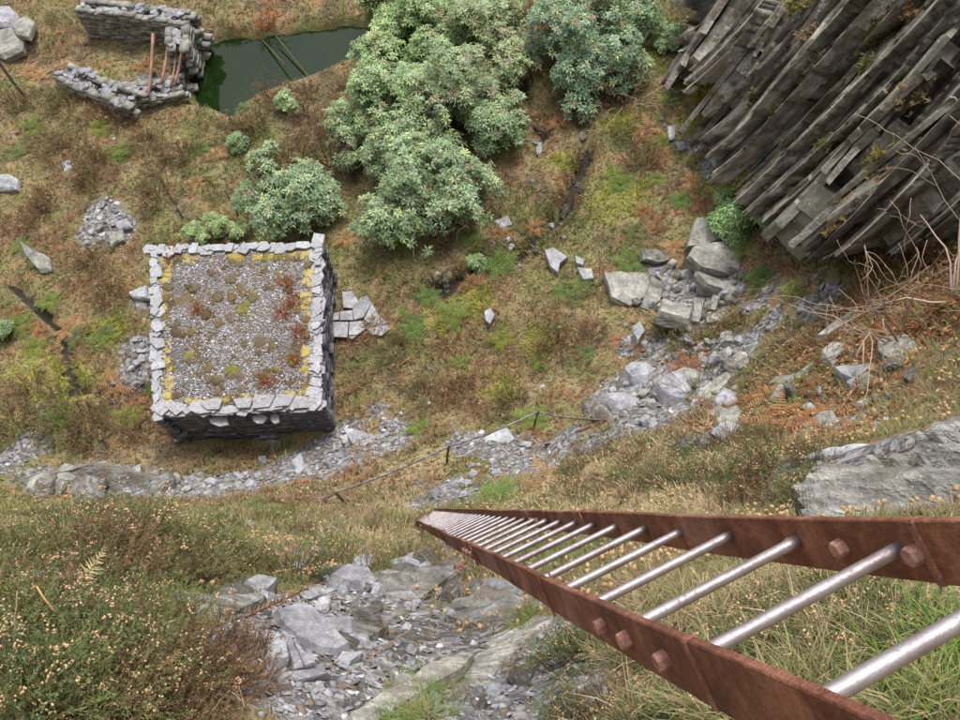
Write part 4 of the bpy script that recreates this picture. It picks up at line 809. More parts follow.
def slope_cover():
    # straw, heath and moss on the steep slope
    P, N = samp(260000, -9, 7, -.6, 8, 1.4, 2.6)
    s = bmask(P, SLATE); st = bmask(P, STRAW, .7); d = proj(P)[2]; z = P[:, 2]
    k = (RNG.random(len(P)) > s*1.1+(fbm(P[:, 0]*1.6, P[:, 1]*1.6+P[:, 2], 61, 3)-.5)*1.6) & (z > .9) & (d < 13.5) & (cliffmask(P) < .4); P, N, st, d = P[k], N[k], st[k], d[k]
    r = RNG.random(len(P)); b = fbm(P[:, 0]*1.3+3, P[:, 2]*1.3, 51, 3)
    C = np.select([(r < st*.75)[:, None], (b > .55)[:, None], (b > .45)[:, None]], [np.array(S(172,154,122)), np.array(S(112,118,74)), np.array(S(144,122,98))], np.array(S(130,124,88)))
    Np = nrm(N*.5+np.array([0, 0, .8])); L = .02+.0125*d
    ac = Acc(); V, T, Cc = blades(P, Np, 5, 1., .1, 1.3, C, .5, .35)
    # scale each tuft by its own length
    k5 = 25; V = V.reshape(-1, k5, 3); V = P[:, None]+(V-P[:, None])*np.minimum(L, .16)[:, None, None]; ac.add(V.reshape(-1, 3), T, Cc)
    stuff(tag(obj('slope_grass', ac.mesh('slope_grass'), M_VEG), 'straw coloured grass and heath on the steep slope around the ladder', 'grass'))
    # pale dry flower heads of the heath further down the slope
    q = RNG.random(len(P)) < .26*(d > 3.6)*(fbm(P[:, 0]*1.1, P[:, 2]*1.1, 71, 2) > .42); Pq = P[q]+Np[q]*.1; dq = d[q]
    V, T, Cc = chips(Pq, Np[q], .02+.0032*dq, .018, np.array(S(196,164,124))*RNG.uniform(.7, 1.15, (len(Pq), 1)), .8, 4)
    stuff(tag(obj('dry_heath_flowers', mk_mesh('dry_heath_flowers', V, T, Cc), M_VEG), 'pale dry flower heads dotted over the heath slope', 'flowers'))
slope_cover()
def scree():
    ac = Acc()
    def put(P, N, s0, s1, lift=.3):
        n = len(P); sz = s0+(s1-s0)*RNG.random(n)**2.2; g = RNG.uniform(.55, 1.2, (n, 1)); C = np.array(S(138,136,140))*g; pale = RNG.random(n) < .1; C[pale] = np.array(S(184,183,185))*RNG.uniform(.85, 1, (pale.sum(), 1))
        br = RNG.random(n) < .22; C[br] = np.array(S(112,98,84))
        V, T, Cc = chips(P+N*(sz*.1)[:, None], N, sz, sz*RNG.uniform(.08, .24, n), C, .75, 4); ac.add(V, T, Cc)
    f = lambda P: (bmask(P, SLATE, .8)+(fbm(P[:, 0]*1.6, P[:, 1]*1.6+P[:, 2], 61, 3)-.5)*2.2 > RNG.uniform(.32, 1.3, len(P))) & free(P)
    P, N = samp(110000, -12, 9, 3.5, 20, 0, keep=f); put(P, N, .03, .19)
    P, N = samp(200000, -2.6, 2.6, -.3, 4.5, 1.2, 2.4, keep=f); put(P, N, .01, .06)
    # strays in the moss
    P, N = samp(3000, -14, 8, 4, 25, 0, keep=free); put(P, N, .04, .14)
    stuff(tag(obj('slate_scree', ac.mesh('slate_scree'), M_CHIP), 'loose grey slate chips and scree on slope and floor', 'scree'))
    # fallen leaves on the right bank
    g = lambda P: bmask(P, LIT, .6) > RNG.uniform(.2, 1, len(P)); P, N = samp(42000, 1.5, 9, .8, 9, 0, keep=g); n = len(P)
    C = np.array([S(168,110,70), S(190,146,104), S(138,80,50), S(204,170,130)])[RNG.integers(0, 4, n)]*RNG.uniform(.7, 1.1, (n, 1)); V, T, Cc = chips(P+N*.03, N, RNG.uniform(.05, .12, n), .006, C, .9, 4)
    stuff(tag(obj('leaf_litter', mk_mesh('leaf_litter', V, T, Cc), M_VEG), 'rusty dead leaves and bracken litter on the bank below the quarry face', 'leaves'))
scree()

# ------------------------------------------------------------------ medium stones scattered in the scree, each its own
R = random.Random(21)
def scatter_rocks(n, bl, lab, grp, w0, w1, mats, jx=26, jy=14):
    nm = 'slate_rock' if 'slab' in lab else 'rubble_stone' if 'rubble' in lab else 'loose_slate' if 'loose' in lab or 'shard' in lab else 'stone'
    for i in range(n):
        b = R.choice(bl); px, py = b[0]+R.uniform(-jx, jx), b[1]+R.uniform(-jy, jy)
        rock_at(px, py, R.uniform(w0, w1), R.uniform(0, 180), lab, 'rock', grp, None, R.choice(mats), .3, nm, .4, (1, 1, 1), .3)
scatter_rocks(16, [(640,375),(690,385),(730,365),(610,410),(670,420),(740,395),(715,430)], 'broad half buried slab on the scree bank below the heap', 'half buried slabs on the scree bank', 26, 54, (M_BLOCK, M_OUT, M_SLATE), 16, 10)
scatter_rocks(9, [(820,415),(780,395),(880,390),(910,370),(850,360)], 'half buried slab in the leaf littered bank', 'half buried slabs in the leaf litter', 22, 44, (M_BLOCK, M_OUT), 16, 12)
scatter_rocks(26, [(50,485),(80,480),(110,478),(140,486),(165,490),(95,495),(60,490)], 'broken slab of the rock ledge along the path below the hut', 'broken slabs of the path ledge', 16, 40, (M_OUT, M_BLOCK, M_OUT), 14, 6)
scatter_rocks(24, [(240,600),(330,590),(380,580),(420,575),(440,590),(470,600),(500,605),(350,640)], 'jagged flat slab breaking from the chip slope beside the ladder', 'jagged slabs on the chip slope', 30, 62, (M_OUT, M_SLATE, M_OUT), 22, 10)
scatter_rocks(46, [(640,385),(670,375),(700,395),(660,410),(620,400),(690,350),(730,350)], 'angular slate stone in the grey scree below the heap', 'stones in the grey scree below the heap', 8, 20, (M_SLATE, M_BLOCK, M_SLATEP), 24, 16)
scatter_rocks(22, [(520,455),(540,470),(480,470),(450,488),(500,480)], 'slate stone on the gravel patch above the ladder foot', 'stones on the gravel above the ladder foot', 6, 15, (M_SLATE, M_SLATEP), 22, 10)
scatter_rocks(26, [(120,530),(200,520),(260,520),(330,520),(380,540),(420,545),(300,560)], 'slate stone half hidden in heath on the slope below the path', 'stones in the heath below the path', 8, 20, (M_SLATE, M_BLOCK, M_OUT), 34, 12)
scatter_rocks(34, [(60,480),(120,488),(180,488),(230,482),(280,470),(330,460)], 'slate stone on the rubble path below the hut front', 'stones on the rubble path below the hut', 7, 17, (M_SLATE, M_BLOCK, M_SLATEP), 24, 10)
scatter_rocks(12, [(138,350),(136,372)], 'small slate stone piled against the hut side wall', 'stones against the hut side wall', 6, 12, (M_SLATE, M_SLATEP), 6, 12)
scatter_rocks(14, [(105,218),(98,236),(122,228)], 'pale stone on the isolated gravel patch in the moss', 'stones on the isolated gravel patch', 6, 12, (M_SLATE, M_SLATEP), 10, 8)
scatter_rocks(70, [(300,640),(340,600),(380,590),(420,620),(400,650),(450,600),(350,670),(470,680),(430,690),(500,690),(520,660),(250,610)], 'loose slate piece on the chip slope beside the ladder', 'loose slates beside the ladder', 10, 30, (M_SLATE, M_SLATE, M_SLATEP, M_OUT), 32, 20)
scatter_rocks(22, [(202,52),(196,75),(206,90),(160,80),(195,40)], 'rubble stone tumbled at the pond edge below the pier', 'rubble at the pond edge', 6, 13, (M_BLOCK, M_OUT), 9, 9)
scatter_rocks(20, [(800,465),(840,440),(760,425),(870,410),(830,400),(810,480)], 'slate shard among dead leaves on the bank', 'shards among the dead leaves', 7, 18, (M_SLATE, M_SLATEP, M_BLOCK), 24, 16)
scatter_rocks(30, [(370,420),(395,430),(385,450),(355,455),(480,250),(500,240),(560,230),(640,345),(770,305),(750,290)], 'stray slate stone in thin moss of the pit floor', 'stray stones in the pit floor moss', 4, 11, (M_SLATE, M_SLATEP), 18, 12)
scatter_rocks(26, [(480,262),(440,285),(575,185),(588,140),(560,215),(530,245),(545,125)], 'dark wet stone lining the muddy gully', 'wet stones in the gully', 7, 15, (M_DARKR, M_CLIFF), 8, 8)

# ------------------------------------------------------------------ handrail beside the path
def build_handrail():
    root = empty('handrail', g1(346, 505).tolist(), 'sagging grey wire handrail on thin dark posts above the rubble path', 'handrail'); O = np.array(root.location); tops = []
    for (bx, by, lean, h) in ((347,505,(-.05,.02),.62), (446,463,(.12,.05),.66), (533,428,(.1,.04),.66)):
        P = g1(bx, by); T_ = P+np.array([lean[0], lean[1], h]); V, T = tube(np.array([P-[0, 0, .15], (P+T_)/2, T_+[0, 0, .03]])-O, .022, 6); obj('post', mk_mesh('post', V, T), M_DARKR, root); tops.append(T_)
    a = g1(318, 502)+[0, 0, .2]; b = g1(600, 424)+[0, 0, .2]; pts = [a]+tops+[b]; out = []
    for p, q in zip(pts[:-1], pts[1:]):
        for t in np.linspace(0, 1, 6)[:-1]: out.append(p*(1-t)+q*t-np.array([0, 0, .1*math.sin(math.pi*t)]))
    out.append(b); V, T = tube(np.array(out)-O, .02, 6); obj('rail_wire', mk_mesh('rail_wire', V, T), M_OUT, root)
build_handrail()

# ------------------------------------------------------------------ evergreen bushes
def leaf_whorls(P, A, n_leaf, ll, lw, C, droop=.35):
    """rosette of pointed leaves round axis A at every P"""
    n = len(P); a, b = frames(A); th = (np.arange(n_leaf)*2*np.pi/n_leaf)[None]+RNG.uniform(0, 6, (n, 1))+RNG.normal(size=(n, n_leaf))*.15
    d = a[:, None]*np.cos(th)[..., None]+b[:, None]*np.sin(th)[..., None]; A3 = A[:, None]; L = ll*RNG.uniform(.7, 1.15, (n, n_leaf, 1)); dr = RNG.normal(size=(n, n_leaf, 1))*.25
    dirn = nrm(d+A3*(.45+dr)); w_ = np.cross(A3, d)*lw*RNG.uniform(.8, 1.1, (n, n_leaf, 1)); base = P[:, None]+dirn*L*.08
    m = base+dirn*L*.55; tip = base+nrm(dirn-A3*droop)*L
    V = np.stack([base, m-w_*.5+A3*lw*.12, m+w_*.5+A3*lw*.12, tip], 2).reshape(-1, 3); o = np.arange(n*n_leaf)[:, None]*4; T = np.concatenate([o+[[0, 1, 2]], o+[[1, 3, 2]]])
    Cc = np.repeat(C, n_leaf, 0)*RNG.uniform(.75, 1.2, (n*n_leaf, 1)); return V, T, np.repeat(Cc, 4, 0)
def branchy(root, n, length, r0, R, up=.6, sub=3, spread=1., gnarl=.25, depth=2):
    """list of tubes: a shrub's bare stems"""
    out = []
    def grow(p, d, l, r, lev):
        k = 6; pts = [p]; 
        for i in range(k): d = nrm(d+R.normal(size=3)*gnarl); pts.append(pts[-1]+d*l/k)
        pts = np.array(pts); out.append((pts, np.linspace(r, r*.45, k+1)))
        if lev > 0:
            for q in range(sub):
                i = R.integers(2, k+1); grow(pts[i], nrm(d+R.normal(size=3)*.75), l*R.uniform(.45, .75), r*.5, lev-1)
    for i in range(n):
        a = R.uniform(0, 6.28); grow(np.asarray(root, float), nrm(np.array([math.cos(a)*spread, math.sin(a)*spread, up+R.uniform(0, .5)])), length*R.uniform(.7, 1.1), r0*R.uniform(.7, 1.1), depth)
    return out
def bush(px, py, rx, ry, h, label, col=(118,146,108), dens=1., sparse=.46, seed=0, cat='bush', name='rhododendron_bush', group=None, leaf=(.115, .036), dry=.06):
    """px,py: photo point of the crown's middle; rx, ry in photo pixels; h metres"""
    G = g1(px, py+ry*.35); dp = ((G-CAM)@A2W)[2]; R = np.random.default_rng(seed+100); sx, sy = rx*dp/F, ry*dp/F*1.25
    root = empty(name, G.tolist(), label, cat, group); n_l = 10+int(sx*5)
    lobes = [(np.array([sx*.76*math.cos(t)*q, sy*.76*math.sin(t)*q, h*R.uniform(.3, .85)*(1.15-.5*q)]), R.uniform(.2, .36)*min(sx, sy)*1.15) for t, q in zip(R.uniform(0, 6.28, n_l), np.sqrt(R.random(n_l)))]
    for L_ in lobes: L_[0][2] += hz(G[0]+L_[0][0], G[1]+L_[0][1])-G[2]
    ac = Acc(); c0 = np.array(S(*col))
    for c, r in lobes:
        nn = int(dens*150*(r/.6)**2)+25; d = nrm(R.normal(size=(nn, 3))); d[:, 2] = np.abs(d[:, 2])*1.1-.25; d = nrm(d); rr = r*R.uniform(.6, 1.22, nn); P = c+d*rr[:, None]*[1, 1, .85]
        w_ = P+G; k = fbm(w_[:, 0]*2.4+w_[:, 2], w_[:, 1]*2.4, seed, 2) > sparse-.12*(d[:, 2] > .6); P, d, rr = P[k], d[k], rr[k]
        if not len(P): continue
        tone = R.uniform(.7, 1.25, (len(P), 1))*(.85+.3*(fbm(P[:, 0]*1.3, P[:, 1]*1.3, seed+4, 2)))[:, None]; C = c0*tone; yl = R.random(len(P)) < .12; C[yl] = np.array(S(168,182,122))*tone[yl]; dd = R.random(len(P)) < dry; C[dd] = np.array(S(150,128,96))
        V, T, Cc = leaf_whorls(P, nrm(d*.6+np.array([0, 0, .7])), 7, leaf[0], leaf[1], C); ac.add(V, T, Cc)
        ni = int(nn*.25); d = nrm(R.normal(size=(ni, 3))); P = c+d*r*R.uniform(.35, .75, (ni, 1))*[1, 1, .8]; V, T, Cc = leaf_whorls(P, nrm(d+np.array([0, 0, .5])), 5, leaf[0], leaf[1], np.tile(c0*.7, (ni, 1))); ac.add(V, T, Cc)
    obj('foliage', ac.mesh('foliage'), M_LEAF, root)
    st = Acc()
    for c, r in lobes:
        t = np.linspace(0, 1, 6)[:, None]; b0 = np.array([c[0]*.25, c[1]*.25, -.08]); pts = b0*(1-t)+c*t+R.normal(size=(6, 3))*.05; V, T = tube(pts, np.linspace(.028, .012, 6), 5); st.add(V, T, np.array(S(98,82,66)))
        for q in range(8):
            e = c+nrm(R.normal(size=3)+[0, 0, .4])*r*R.uniform(.9, 1.3); t = np.linspace(0, 1, 4)[:, None]; V, T = tube(c*(1-t)+e*t+R.normal(size=(4, 3))*.03, np.linspace(.014, .006, 4), 4); st.add(V, T, np.array(S(128,110,90)))
    obj('stems', st.mesh('stems'), M_TWIG, root); return root
RH = (112,142,110)
for i, a in enumerate([
    (425,190,62,46,1.5,'large rounded evergreen bush below the main thicket, beside bare grey brambles', (116,146,112)), (388,112,46,44,1.6,'evergreen bush on the pond side of the thicket, leaning towards the bank', (122,154,112)),
    (452,106,52,50,1.8,'tall evergreen bush in the middle of the thicket with bare twigs in its crown', (116,142,106)), (497,112,30,40,1.3,'narrow evergreen bush of the thicket along the shallow gully', (112,140,106)),
    (480,46,42,40,1.7,'evergreen bush with brownish dry patch behind the middle thicket', (124,144,108)), (415,48,42,38,1.7,'light green evergreen bush overhanging the pond end', (126,158,110)), (478,2,46,34,1.6,'evergreen bush farthest up the thicket beside the gully head', (120,150,108)), (398,4,44,30,1.6,'evergreen bush behind the pond, lightest green of the thicket', (132,162,112)),
    (575,58,50,44,1.6,'dark blue green evergreen bush standing alone across the gully', (104,136,112)), (598,14,46,36,1.7,'evergreen bush behind the blue green one across the gully', (112,142,108)),
    (292,200,44,36,1.2,'evergreen bush behind the far corner of the hut roof', (114,144,112)), (745,210,32,28,1.0,'small round bright green bush at the quarry face foot', (120,160,106)), (276,172,20,24,1.0,'loose thin evergreen bush above the one by the hut corner', (116,140,108)),
    (402,150,36,28,1.3,'evergreen bush joining the rounded bush to the thicket', (118,146,110)), (350,150,18,22,1.0,'straggly evergreen shrub among bare reddish stems', (114,138,104)), (618,60,24,26,1.1,'half bare evergreen bush beside the blue green one', (112,136,100))]):
    bush(a[0], a[1], a[2]*1.22, a[3]*1.2, a[4], a[5], (int(a[6][0]*1.12), int(a[6][1]*1.06), int(a[6][2]*.98)), .9, .46 if i not in (12, 14, 15) else .56, i*7, leaf=(.14, .044))
bush(216, 233, 42, 12, .75, 'low light green leafy shrub hedge growing against the back wall of the hut', (140,162,100), 2.0, .34, 301, 'shrub', 'leafy_shrub', None, (.075, .022), .0)
for i, (px, py, r, lab) in enumerate([(292,105,13,'small light green bush on the pond bank beside heather'), (239,145,10,'tiny green bush with rusty fern at its foot'), (672,40,20,'ferny green shrub at the head of the quarry face'), (477,266,9,'small bright sprig of evergreen in the mud hollow'), (652,28,12,'small evergreen seedling beside the ferny shrub'), (8,330,9,'little leafy plant at the muddy ditch')]):
    bush(px, py, r, r*.85, .5, lab, (126,150,98), 1.4, .42, 400+i, 'bush', 'small_bush', None, (.09, .03), .02)

# ------------------------------------------------------------------ bare brambles and dead shrubs
def bare(px, py, n, length, r0, label, col, seed, up=.6, spread=1., depth=2, sub=3, gnarl=.25, name='bare_shrub', cat='shrub', dirpx=None):
    G = g1(px, py); R = np.random.default_rng(seed); ac = Acc()
    for pts, rad in branchy((0, 0, -.05), n, length, r0, R, up, sub, spread, gnarl, depth):
        V, T = tube(pts, np.maximum(rad, r0*.22), 5); ac.add(V, T, np.array(S(*col))*R.uniform(.7, 1.2))
    o = obj(name, ac.mesh(name), M_TWIG); o.location = G.tolist(); tag(o, label, cat); return o
bare(905,345,7,1.5,.016,'tangle of bare grey branches over the leaf littered bank',(158,138,120),1,.7,1.2,2,3,.22)
bare(955,300,6,1.5,.017,'bare arching brambles reaching across the quarry face',(160,140,126),2,.5,1.3,2,3,.2)
bare(870,470,3,.8,.01,'thin bare bramble stem above the big outcrop',(160,138,120),4,.8,1.,1,2,.2)
bare(330,165,7,1.2,.02,'leafless dark stemmed shrub beside the thicket',(82,60,50),5,1.2,.8,2,3,.15)
bare(352,170,5,1.3,.018,'leafless reddish shrub with upright stems by the thicket',(112,76,66),6,1.4,.6,2,3,.15)
bare(625,105,9,1.1,.018,'pale bare branches spreading from the half bare bush',(170,148,124),7,.6,1.1,2,3,.2)
bare(470,222,16,.8,.012,'flattened grey bare bramble patch beside the rounded bush',(158,142,120),8,.35,1.5,2,3,.2)
bare(700,325,3,1.3,.008,'slender pale sapling stems rising through the slate heap',(150,130,110),9,2.5,.4,1,2,.1)
bare(272,100,12,.6,.012,'reddish brown leafless heath bush at the pond bank',(118,88,74),10,.7,1.,2,4,.25)
bare(268,28,14,.55,.012,'rust coloured dead bracken clump behind the pond',(160,92,60),12,.7,1.,2,3,.25)
bare(690,395,8,.6,.01,'grey twiggy dead bush in the pale scree',(150,140,128),13,.6,1.,2,3,.25)
bare(455,120,9,1.5,.016,'pale dead twigs poking through the middle of the thicket',(164,148,124),21,1.6,.8,2,3,.15)
bare(396,140,8,1.3,.014,'brown dead twigs at the pond side of the thicket',(128,104,86),22,1.4,.9,2,3,.15)
bare(430,215,9,1.2,.014,'grey dead twigs at the foot of the large rounded bush',(160,144,122),23,1.0,1.,2,3,.18)
bare(585,85,8,1.3,.014,'bare twigs rising out of the blue green bush',(150,132,112),24,1.3,.8,2,3,.15)
bare(300,165,10,1.0,.014,'bare reddish twigs between the two bushes behind the hut',(118,84,72),25,1.2,.9,2,3,.18)
for i, (a, b, col, lab) in enumerate([((-4,58),(24,96),(44,38,36),'short black stick pointing down into the moss'), ((160,178),(184,218),(70,58,50),'dark dead stem leaning in moss above the hut'), ((226,190),(238,216),(66,54,46),'thin dark twig beside the hut back wall'),
        ((240,147+70),(246,158+70),(120,70,44),'short rusty twig'), ((399,366),(411,358),(176,120,80),'small orange timber piece on the moss by the hut'), ((578,432),(604,422),(120,90,80),'rusty iron bar end beside the scree')]):
    if i == 3: continue
    P, Q = g1(*a), g1(*b); t = np.linspace(0, 1, 6)[:, None]; pts = P*(1-t)+Q*t; pts[:, 2] = np.maximum(hz(pts[:, 0], pts[:, 1])+.04, 0*pts[:, 2]+pts[:, 2]); V, T = tube(pts-P+RNG.normal(size=(6, 3))*.01, .03 if i in (0, 4, 5) else .02, 6)
    o = obj('dead_stick', mk_mesh('dead_stick', V, T, np.tile(S(*col), (len(V), 1))), M_TWIG); o.location = P.tolist(); tag(o, lab, 'stick')
# two thin poles fallen into the pond
for a, b, lab in (((276,36),(316,86),'long thin branch lying across the pond water'), ((286,66),(262,40),'short thin branch half sunk in the pond')):
    P, Q = PZ(*a, WATER_Z+.25), PZ(*b, WATER_Z+.02); t = np.linspace(0, 1, 5)[:, None]; V, T = tube((Q-P)*t, .022, 6); o = obj('fallen_branch', mk_mesh('fallen_branch', V, T, np.tile(S(84,80,52), (len(V), 1))), M_TWIG); o.location = P.tolist(); tag(o, lab, 'branch')

# ------------------------------------------------------------------ ferns, copied from a few models
def fern_mesh(name, nf, L, col, seed, wid=.16):
    R = np.random.default_rng(seed); ac = Acc(); c = np.array(S(*col))
    for f in range(nf):
        a = f*6.283/nf+R.uniform(-.3, .3); d = np.array([math.cos(a), math.sin(a), 0]); s = np.cross([0, 0, 1.], d); l = L*R.uniform(.7, 1.15); el = R.uniform(.35, .8); k = 11
        for i in range(k):
            t = (i+.5)/k; p = d*l*t*math.cos(el*(1-t*.6))+np.array([0, 0, l*(t*math.sin(el)-.55*t*t)]); w_ = l*wid*2.2*math.sin(math.pi*min(1, t*.85+.15))*.6
            for sg in (-1, 1):
                q = p+s*sg*w_+d*l*.05; V = np.array([p-d*l*.025, p+d*l*.03, q+[0, 0, -.01], q-d*l*.03+[0, 0, -.01]]); ac.add(V, np.array([(0, 1, 2), (0, 2, 3)]), c*R.uniform(.75, 1.2))
        t = np.linspace(0, 1, 5); pts = np.outer(t*np.cos(el*(1-t*.6))*l, d)+np.c_[0*t, 0*t, l*(t*math.sin(el)-.55*t*t)]; V, T = tube(pts, np.linspace(.006, .002, 5), 3); ac.add(V, T, c*.6)
    return ac.mesh(name)
FG = [fern_mesh('fern', 9, .42, (112,128,62), 1), fern_mesh('fern', 7, .36, (124,132,58), 2), fern_mesh('fern', 11, .5, (98,120,60), 3), fern_mesh('fern', 8, .34, (104,116,70), 31)]
FD = [fern_mesh('dead_fern', 8, .4, (158,112,78), 4, .12), fern_mesh('dead_fern', 7, .34, (142,98,68), 5, .12), fern_mesh('dead_fern', 10, .44, (170,132,92), 6, .12)]
def fern_at(px, py, s, dead, label, group):
    P = g1(px, py); o = bpy.data.objects.new('dead_fern' if dead else 'fern', random.choice(FD if dead else FG)); COL.objects.link(o)
    if not o.data.materials: o.data.materials.append(M_VEG)
    N = nrm(hn(P[0], P[1])*.6+np.array([0, 0, .6])); r = random.random()*6.28; X = nrm(np.cross([math.sin(r), math.cos(r), .1], N)); o.matrix_world = mat4(P+N*.02, X, np.cross(N, X), N, s); tag(o, label, 'fern', group)
R = random.Random(77)
green = [(578,285),(590,290),(565,292),(575,300),(420,318),(408,325),(430,300),(655,180),(665,145),(630,265),(40,345),(75,335),(110,330),(95,345),(50,300),(160,235+150),(60,415),(470,252),(500,265),(540,235),(620,190),(610,180),(700,120),(740,120),(470,240),(640,290),(420,435),(410,330),(455,320),(35,260),(20,250),
         (190,140),(205,145),(100,130),(120,155),(690,60),(660,70),(672,100),(560,330),(590,350),(540,360),(760,280),(745,250),(800,290),(535,420),(110,155),(15,150),(30,130),(240,110),(460,360),(500,340),(20,330),(130,420),(640,230),(680,200)]
for px, py in green: fern_at(px+R.uniform(-4, 4), py+R.uniform(-4, 4), R.uniform(.75, 1.35), 0, 'green fern clump spreading in the moss of the pit floor', 'green ferns on the pit floor')
dead = [(20,310),(35,325),(45,330),(115,385),(130,390),(70,330),(140,400),(150,395),(620,345),(640,350),(700,200),(690,180),(640,140),(530,230),(500,235),(470,285),(690,365),(695,370),(760,400),(770,395),(800,430),(830,420),(820,390),(780,420),(850,440),(560,120),(545,100),(250,140),(215,155),(640,210),(655,225),(670,245),(660,160),(650,130),(30,70),(45,80),(60,30),(110,30),(95,100),(140,70),(155,60),(380,220),(350,240),(90,20),(200,180),(530,490),(515,485),(545,480)]
for px, py in dead: fern_at(px+R.uniform(-4, 4), py+R.uniform(-4, 4), R.uniform(.7, 1.25), 1, 'rust coloured dead fern collapsed on the moss', 'dead ferns on floor and bank')
for px, py in ((490,497),(497,492),(503,500)): fern_at(px, py, .8, 0, 'yellow green fern on the gravel just above the ladder foot', 'ferns above the ladder foot')

# ------------------------------------------------------------------ heath bushes and tussocks on the near slope
def heath_mesh(seed, nsp=85, h=.2, green=(78,104,66), flowers=24):
    R = np.random.default_rng(seed); lv = Acc(); st = Acc(); fl = Acc(); g = np.array(S(*green))
    for i in range(nsp):
        a, q = R.uniform(0, 6.28), math.sqrt(R.random()); b = np.array([math.cos(a), math.sin(a), 0])*q*.1; d = nrm(np.array([math.cos(a)*q*.9, math.sin(a)*q*.9, 1.])+R.normal(size=3)*.2); l = h*R.uniform(.6, 1.15); k = 7
        pts = [b]
        for j in range(k): d = nrm(d+R.normal(size=3)*.16); pts.append(pts[-1]+d*l/k)
        pts = np.array(pts); V, T = tube(pts[:6], np.linspace(.0022, .0012, 6), 3); st.add(V, T, np.array(S(104,78,60))*R.uniform(.7, 1.2))
        n = 34; t = R.uniform(.3, 1, n)*k; ii = np.minimum(t.astype(int), k-1); P = pts[ii]+(pts[ii+1]-pts[ii])*(t-ii)[:, None]; dd = nrm(R.normal(size=(n, 3))+d*.9); L = R.uniform(.009, .018, (n, 1)); s = nrm(np.cross(dd, R.normal(size=(n, 3))))*.0018
        V = np.stack([P-s, P+s, P+dd*L], 1).reshape(-1, 3); tone = R.uniform(.7, 1.3)*np.where(R.random() < .15, 1.25, 1); lv.add(V, np.arange(3*n).reshape(-1, 3), g*tone*np.repeat(R.uniform(.8, 1.2, (n, 1)), 3, 0))
        if i < flowers:
            m = R.integers(4, 9)
            for q_ in range(m):
                c = pts[-1]+R.normal(size=3)*.011; u = nrm(R.normal(size=3)+d*.3); a1 = nrm(np.cross(u, [.3, .2, .9])); b1 = np.cross(u, a1); r = R.uniform(.0035, .0055)
                ring = [c+(a1*math.cos(x)+b1*math.sin(x))*r for x in np.arange(5)*1.2566]; V = np.array(ring+[c+u*r*1.6, c-u*r*1.6]); T = np.array([(x, (x+1) % 5, 5) for x in range(5)]+[((x+1) % 5, x, 6) for x in range(5)]); fl.add(V, T, np.array(S(214,178,142))*R.uniform(.75, 1.15))
    return st.mesh('stems'), lv.mesh('leaves'), fl.mesh('dry_flowers')
HM = [heath_mesh(i, 85, (.2, .17, .22, .19)[i], ((112,128,82), (124,130,80), (104,124,82), (134,130,90))[i], (13, 5, 20, 3)[i]) for i in range(4)]
HB = [heath_mesh(10+i, 70, .18, (134,110,84), 2) for i in range(2)]
def heath_at(px, py, s, var, label, group):
    P = g1(px, py); N = nrm(hn(P[0], P[1])*.75+np.array([0, 0, .5])); r = random.random()*6.28; X = nrm(np.cross([math.sin(r), math.cos(r), .1], N)); e = empty('heath_bush', (0, 0, 0), label, 'heather', group)
    e.matrix_world = mat4(P-N*.01, X, np.cross(N, X), N, s)
    for nm, me in zip(('stems', 'leaves', 'dry_flowers'), var): stuff(obj(nm, me, M_VEG if nm != 'stems' else M_TWIG, e))
R = random.Random(99)
for i in range(64):
    px, py = R.uniform(-30, 235), R.uniform(540, 745)
    if px > 150 and py > 640 and R.random() < .6: continue
    if px > 200 and py > 590: continue
    if py < 560 and px > 120: continue
    heath_at(px, py, R.uniform(.6, 1.0), HM[R.randrange(4)] if R.random() < .8 else HB[R.randrange(2)], 'green heath bush with buff dry flower heads on the bank left of the chips'.replace(' left of the chips', ' beside the slate chips'), 'heath bushes beside the slate chips')
for i in range(34):
    heath_at(R.uniform(90, 270), R.uniform(640, 745), R.uniform(.5, .9), HB[R.randrange(2)], 'dead brown heath bush with bare stems below the slate chips', 'dead heath bushes below the slate chips')
for i in range(34):
    px, py = R.uniform(560, 960), R.uniform(600, 745)
    if py < 640 and px < 640: continue
    heath_at(px, py, R.uniform(.55, .9), HM[R.randrange(4)], 'small green heath bush in the grass under the ladder', 'heath bushes under the ladder')
for i in range(54):
    px, py = R.uniform(560, 820), R.uniform(440, 506)
    heath_at(px, py, R.uniform(1., 1.6), R.choice((HB[0], HB[1], HM[3], HM[0])), 'brownish heath bush on the slope beyond the far ladder rail', 'heath bushes beyond the far rail')
for i in range(60):
    px, py = R.uniform(60, 410), R.uniform(508, 580)
    heath_at(px, py, R.uniform(.8, 1.5), R.choice((HM[1], HM[3], HM[2], HM[0], HB[0], HB[1])), 'heath bush with pale dry flowers on the slope below the path', 'heath bushes below the path')
def tussock(seed, n, L, cols, w_=.004):
    R_ = np.random.default_rng(seed); P = np.c_[R_.normal(size=(n, 2))*.045, np.zeros(n)]; C = np.array([S(*c) for c in cols])[R_.integers(0, len(cols), n)]; return mk_mesh('grass_tussock', *blades(P, np.tile([0, 0, 1.], (n, 1)), 2, L, w_, 1.5, C, .7, .25))
TG = [tussock(1, 70, .2, [(108,128,66), (140,142,88), (168,154,116)]), tussock(2, 55, .24, [(168,152,116), (186,170,134), (132,126,86), (110,96,72)]), tussock(3, 70, .16, [(98,124,58), (124,140,70)])]
def tuss_at(px, py, s, k, label, group):
    P = g1(px, py); N = nrm(hn(P[0], P[1])*.5+np.array([0, 0, .8])); r = random.random()*6.28; X = nrm(np.cross([math.sin(r), math.cos(r), .1], N)); o = obj('grass_tussock', TG[k], M_VEG); o.matrix_world = mat4(P, X, np.cross(N, X), N, s); tag(o, label, 'grass', group)
